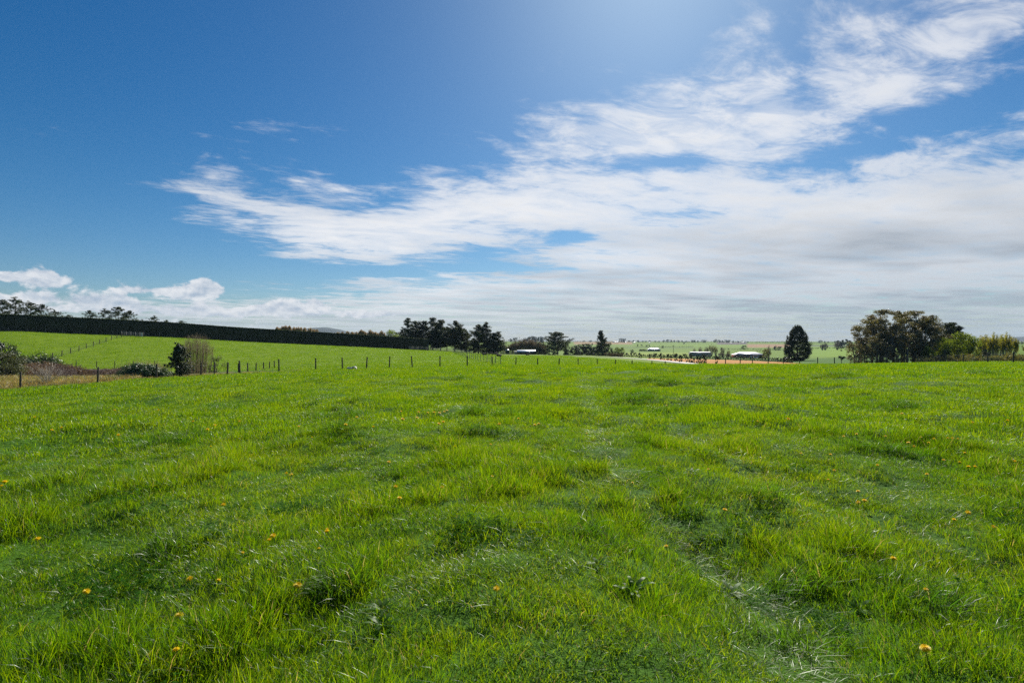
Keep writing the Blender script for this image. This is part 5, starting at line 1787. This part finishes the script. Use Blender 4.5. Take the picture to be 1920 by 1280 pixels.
# ------------------------------------------------------------------ cattle
def cow_mesh(seed, lying=False, head_down=True):
    """one continuous skinned body: trunk, neck and head, four jointed legs, tail"""
    V, E, Rr = [], [], []
    def v(p, r):
        V.append(p); Rr.append(r); return len(V) - 1
    def chain(a, pts):
        for p, r in pts:
            b = v(p, r); E.append((a, b)); a = b
        return a
    z = 0.62 if lying else 1.0
    hip = v((-.72, 0, z + .06), (.27, .31))
    belly = chain(hip, [((-.25, 0, z - .04), (.33, .38))])
    sh = chain(belly, [((.35, 0, z - .02), (.31, .37)), ((.66, 0, z + .06), (.25, .30))])
    if head_down and not lying:
        chain(sh, [((1.0, .02, z - .12), (.15, .2)), ((1.22, .05, z - .42), (.11, .14)), ((1.34, .06, z - .72), (.09, .11)), ((1.40, .06, z - .88), (.065, .075))])
    else:
        chain(sh, [((.95, 0, z + .24), (.15, .2)), ((1.12, 0, z + .38), (.12, .14)), ((1.36, 0, z + .28), (.09, .11)), ((1.50, 0, z + .22), (.065, .075))])
    for s in (-1, 1):
        if lying:
            chain(hip, [((-.55, s * .3, z - .25), (.17, .17)), ((-.25, s * .42, z - .48), (.09, .09)), ((-.02, s * .40, .07), (.05, .05))])
            chain(sh, [((.62, s * .26, z - .28), (.12, .12)), ((.86, s * .30, .12), (.06, .06)), ((.60, s * .30, .06), (.05, .05))])
        else:
            chain(hip, [((-.70, s * .22, z - .2), (.15, .15)), ((-.62, s * .23, z - .48), (.08, .08)), ((-.76, s * .23, z - .66), (.055, .055)), ((-.72, s * .23, .0), (.05, .05))])
            chain(sh, [((.56, s * .2, z - .25), (.11, .11)), ((.58, s * .2, z - .56), (.06, .06)), ((.57, s * .2, .0), (.05, .05))])
    chain(hip, [((-.98, 0, z + .1), (.05, .05)), ((-1.05, 0, z - .3), (.025, .025)), ((-1.04, 0, max(.1, z - .62)), (.04, .04))])
    me = bpy.data.meshes.new('cow')
    me.from_pydata(V, E, [])
    o = bpy.data.objects.new('cow', me); COL.objects.link(o)
    o.modifiers.new('skin', 'SKIN')
    for i, sv in enumerate(me.skin_vertices[0].data):
        sv.radius = Rr[i]
        sv.use_root = (i == 0)
    sub = o.modifiers.new('sub', 'SUBSURF'); sub.levels = 1; sub.render_levels = 1
    dg = bpy.context.evaluated_depsgraph_get()
    out = bpy.data.meshes.new_from_object(o.evaluated_get(dg))
    bpy.data.objects.remove(o)
    out.polygons.foreach_set('use_smooth', np.ones(len(out.polygons), dtype=bool))
    out.name = 'cow'
    out.materials.clear()
    out.materials.append(solid('black_cow_hide', (0.018, 0.015, 0.014), 0.7, 0.4, 2.0))
    return out


graze, stand, lie = cow_mesh(1), cow_mesh(2, False, False), cow_mesh(3, True)
for px, py, me, rz_, lab in [(908, 666, lie, 0.4, 'black cow lying near the edge of the pine wood'), (920.5, 666.3, graze, 2.7, 'black cow grazing in front of the pine wood'), (930, 665.6, graze, .5, 'black cow grazing between the pine wood and the water tank'),
                             (936, 669, lie, 3.0, 'black cow lying in the open field nearest the paddock fence'), (989, 666.6, lie, .2, 'black cow lying in front of the white roofed shed'),
                             (1420, 658.5, stand, .3, 'tiny black cow in the far field above the brick house'), (1425, 658.5, graze, 3.0, 'tiny black grazing cow in the far field above the brick house'), (1521, 663.5, graze, .3, 'tiny black cow grazing in the field right of the lone pine')]:
    p = pix(px, py, 150, 900)
    o = tag(obj('cow', me, None, None, p), lab, 'cow')
    o.rotation_euler = (0, 0, rz_)

# ------------------------------------------------------------------ haze
def haze():
    mb = MB()
    mb.box((0, 0, 40), (13500, 13500, 202))
    m, nt, out = material('haze_air')
    v = node(nt, 'ShaderNodeVolumePrincipled')
    v.inputs['Color'].default_value = (0.58, 0.78, 1.0, 1)
    v.inputs['Density'].default_value = 0.00005
    v.inputs['Anisotropy'].default_value = 0.0
    nt.links.new(v.outputs[0], out.inputs['Volume'])
    m.cycles.homogeneous_volume = True
    tag(mb.build('haze', m), 'thin pale blue haze lying over the whole plain', 'haze', kind='stuff')


haze()
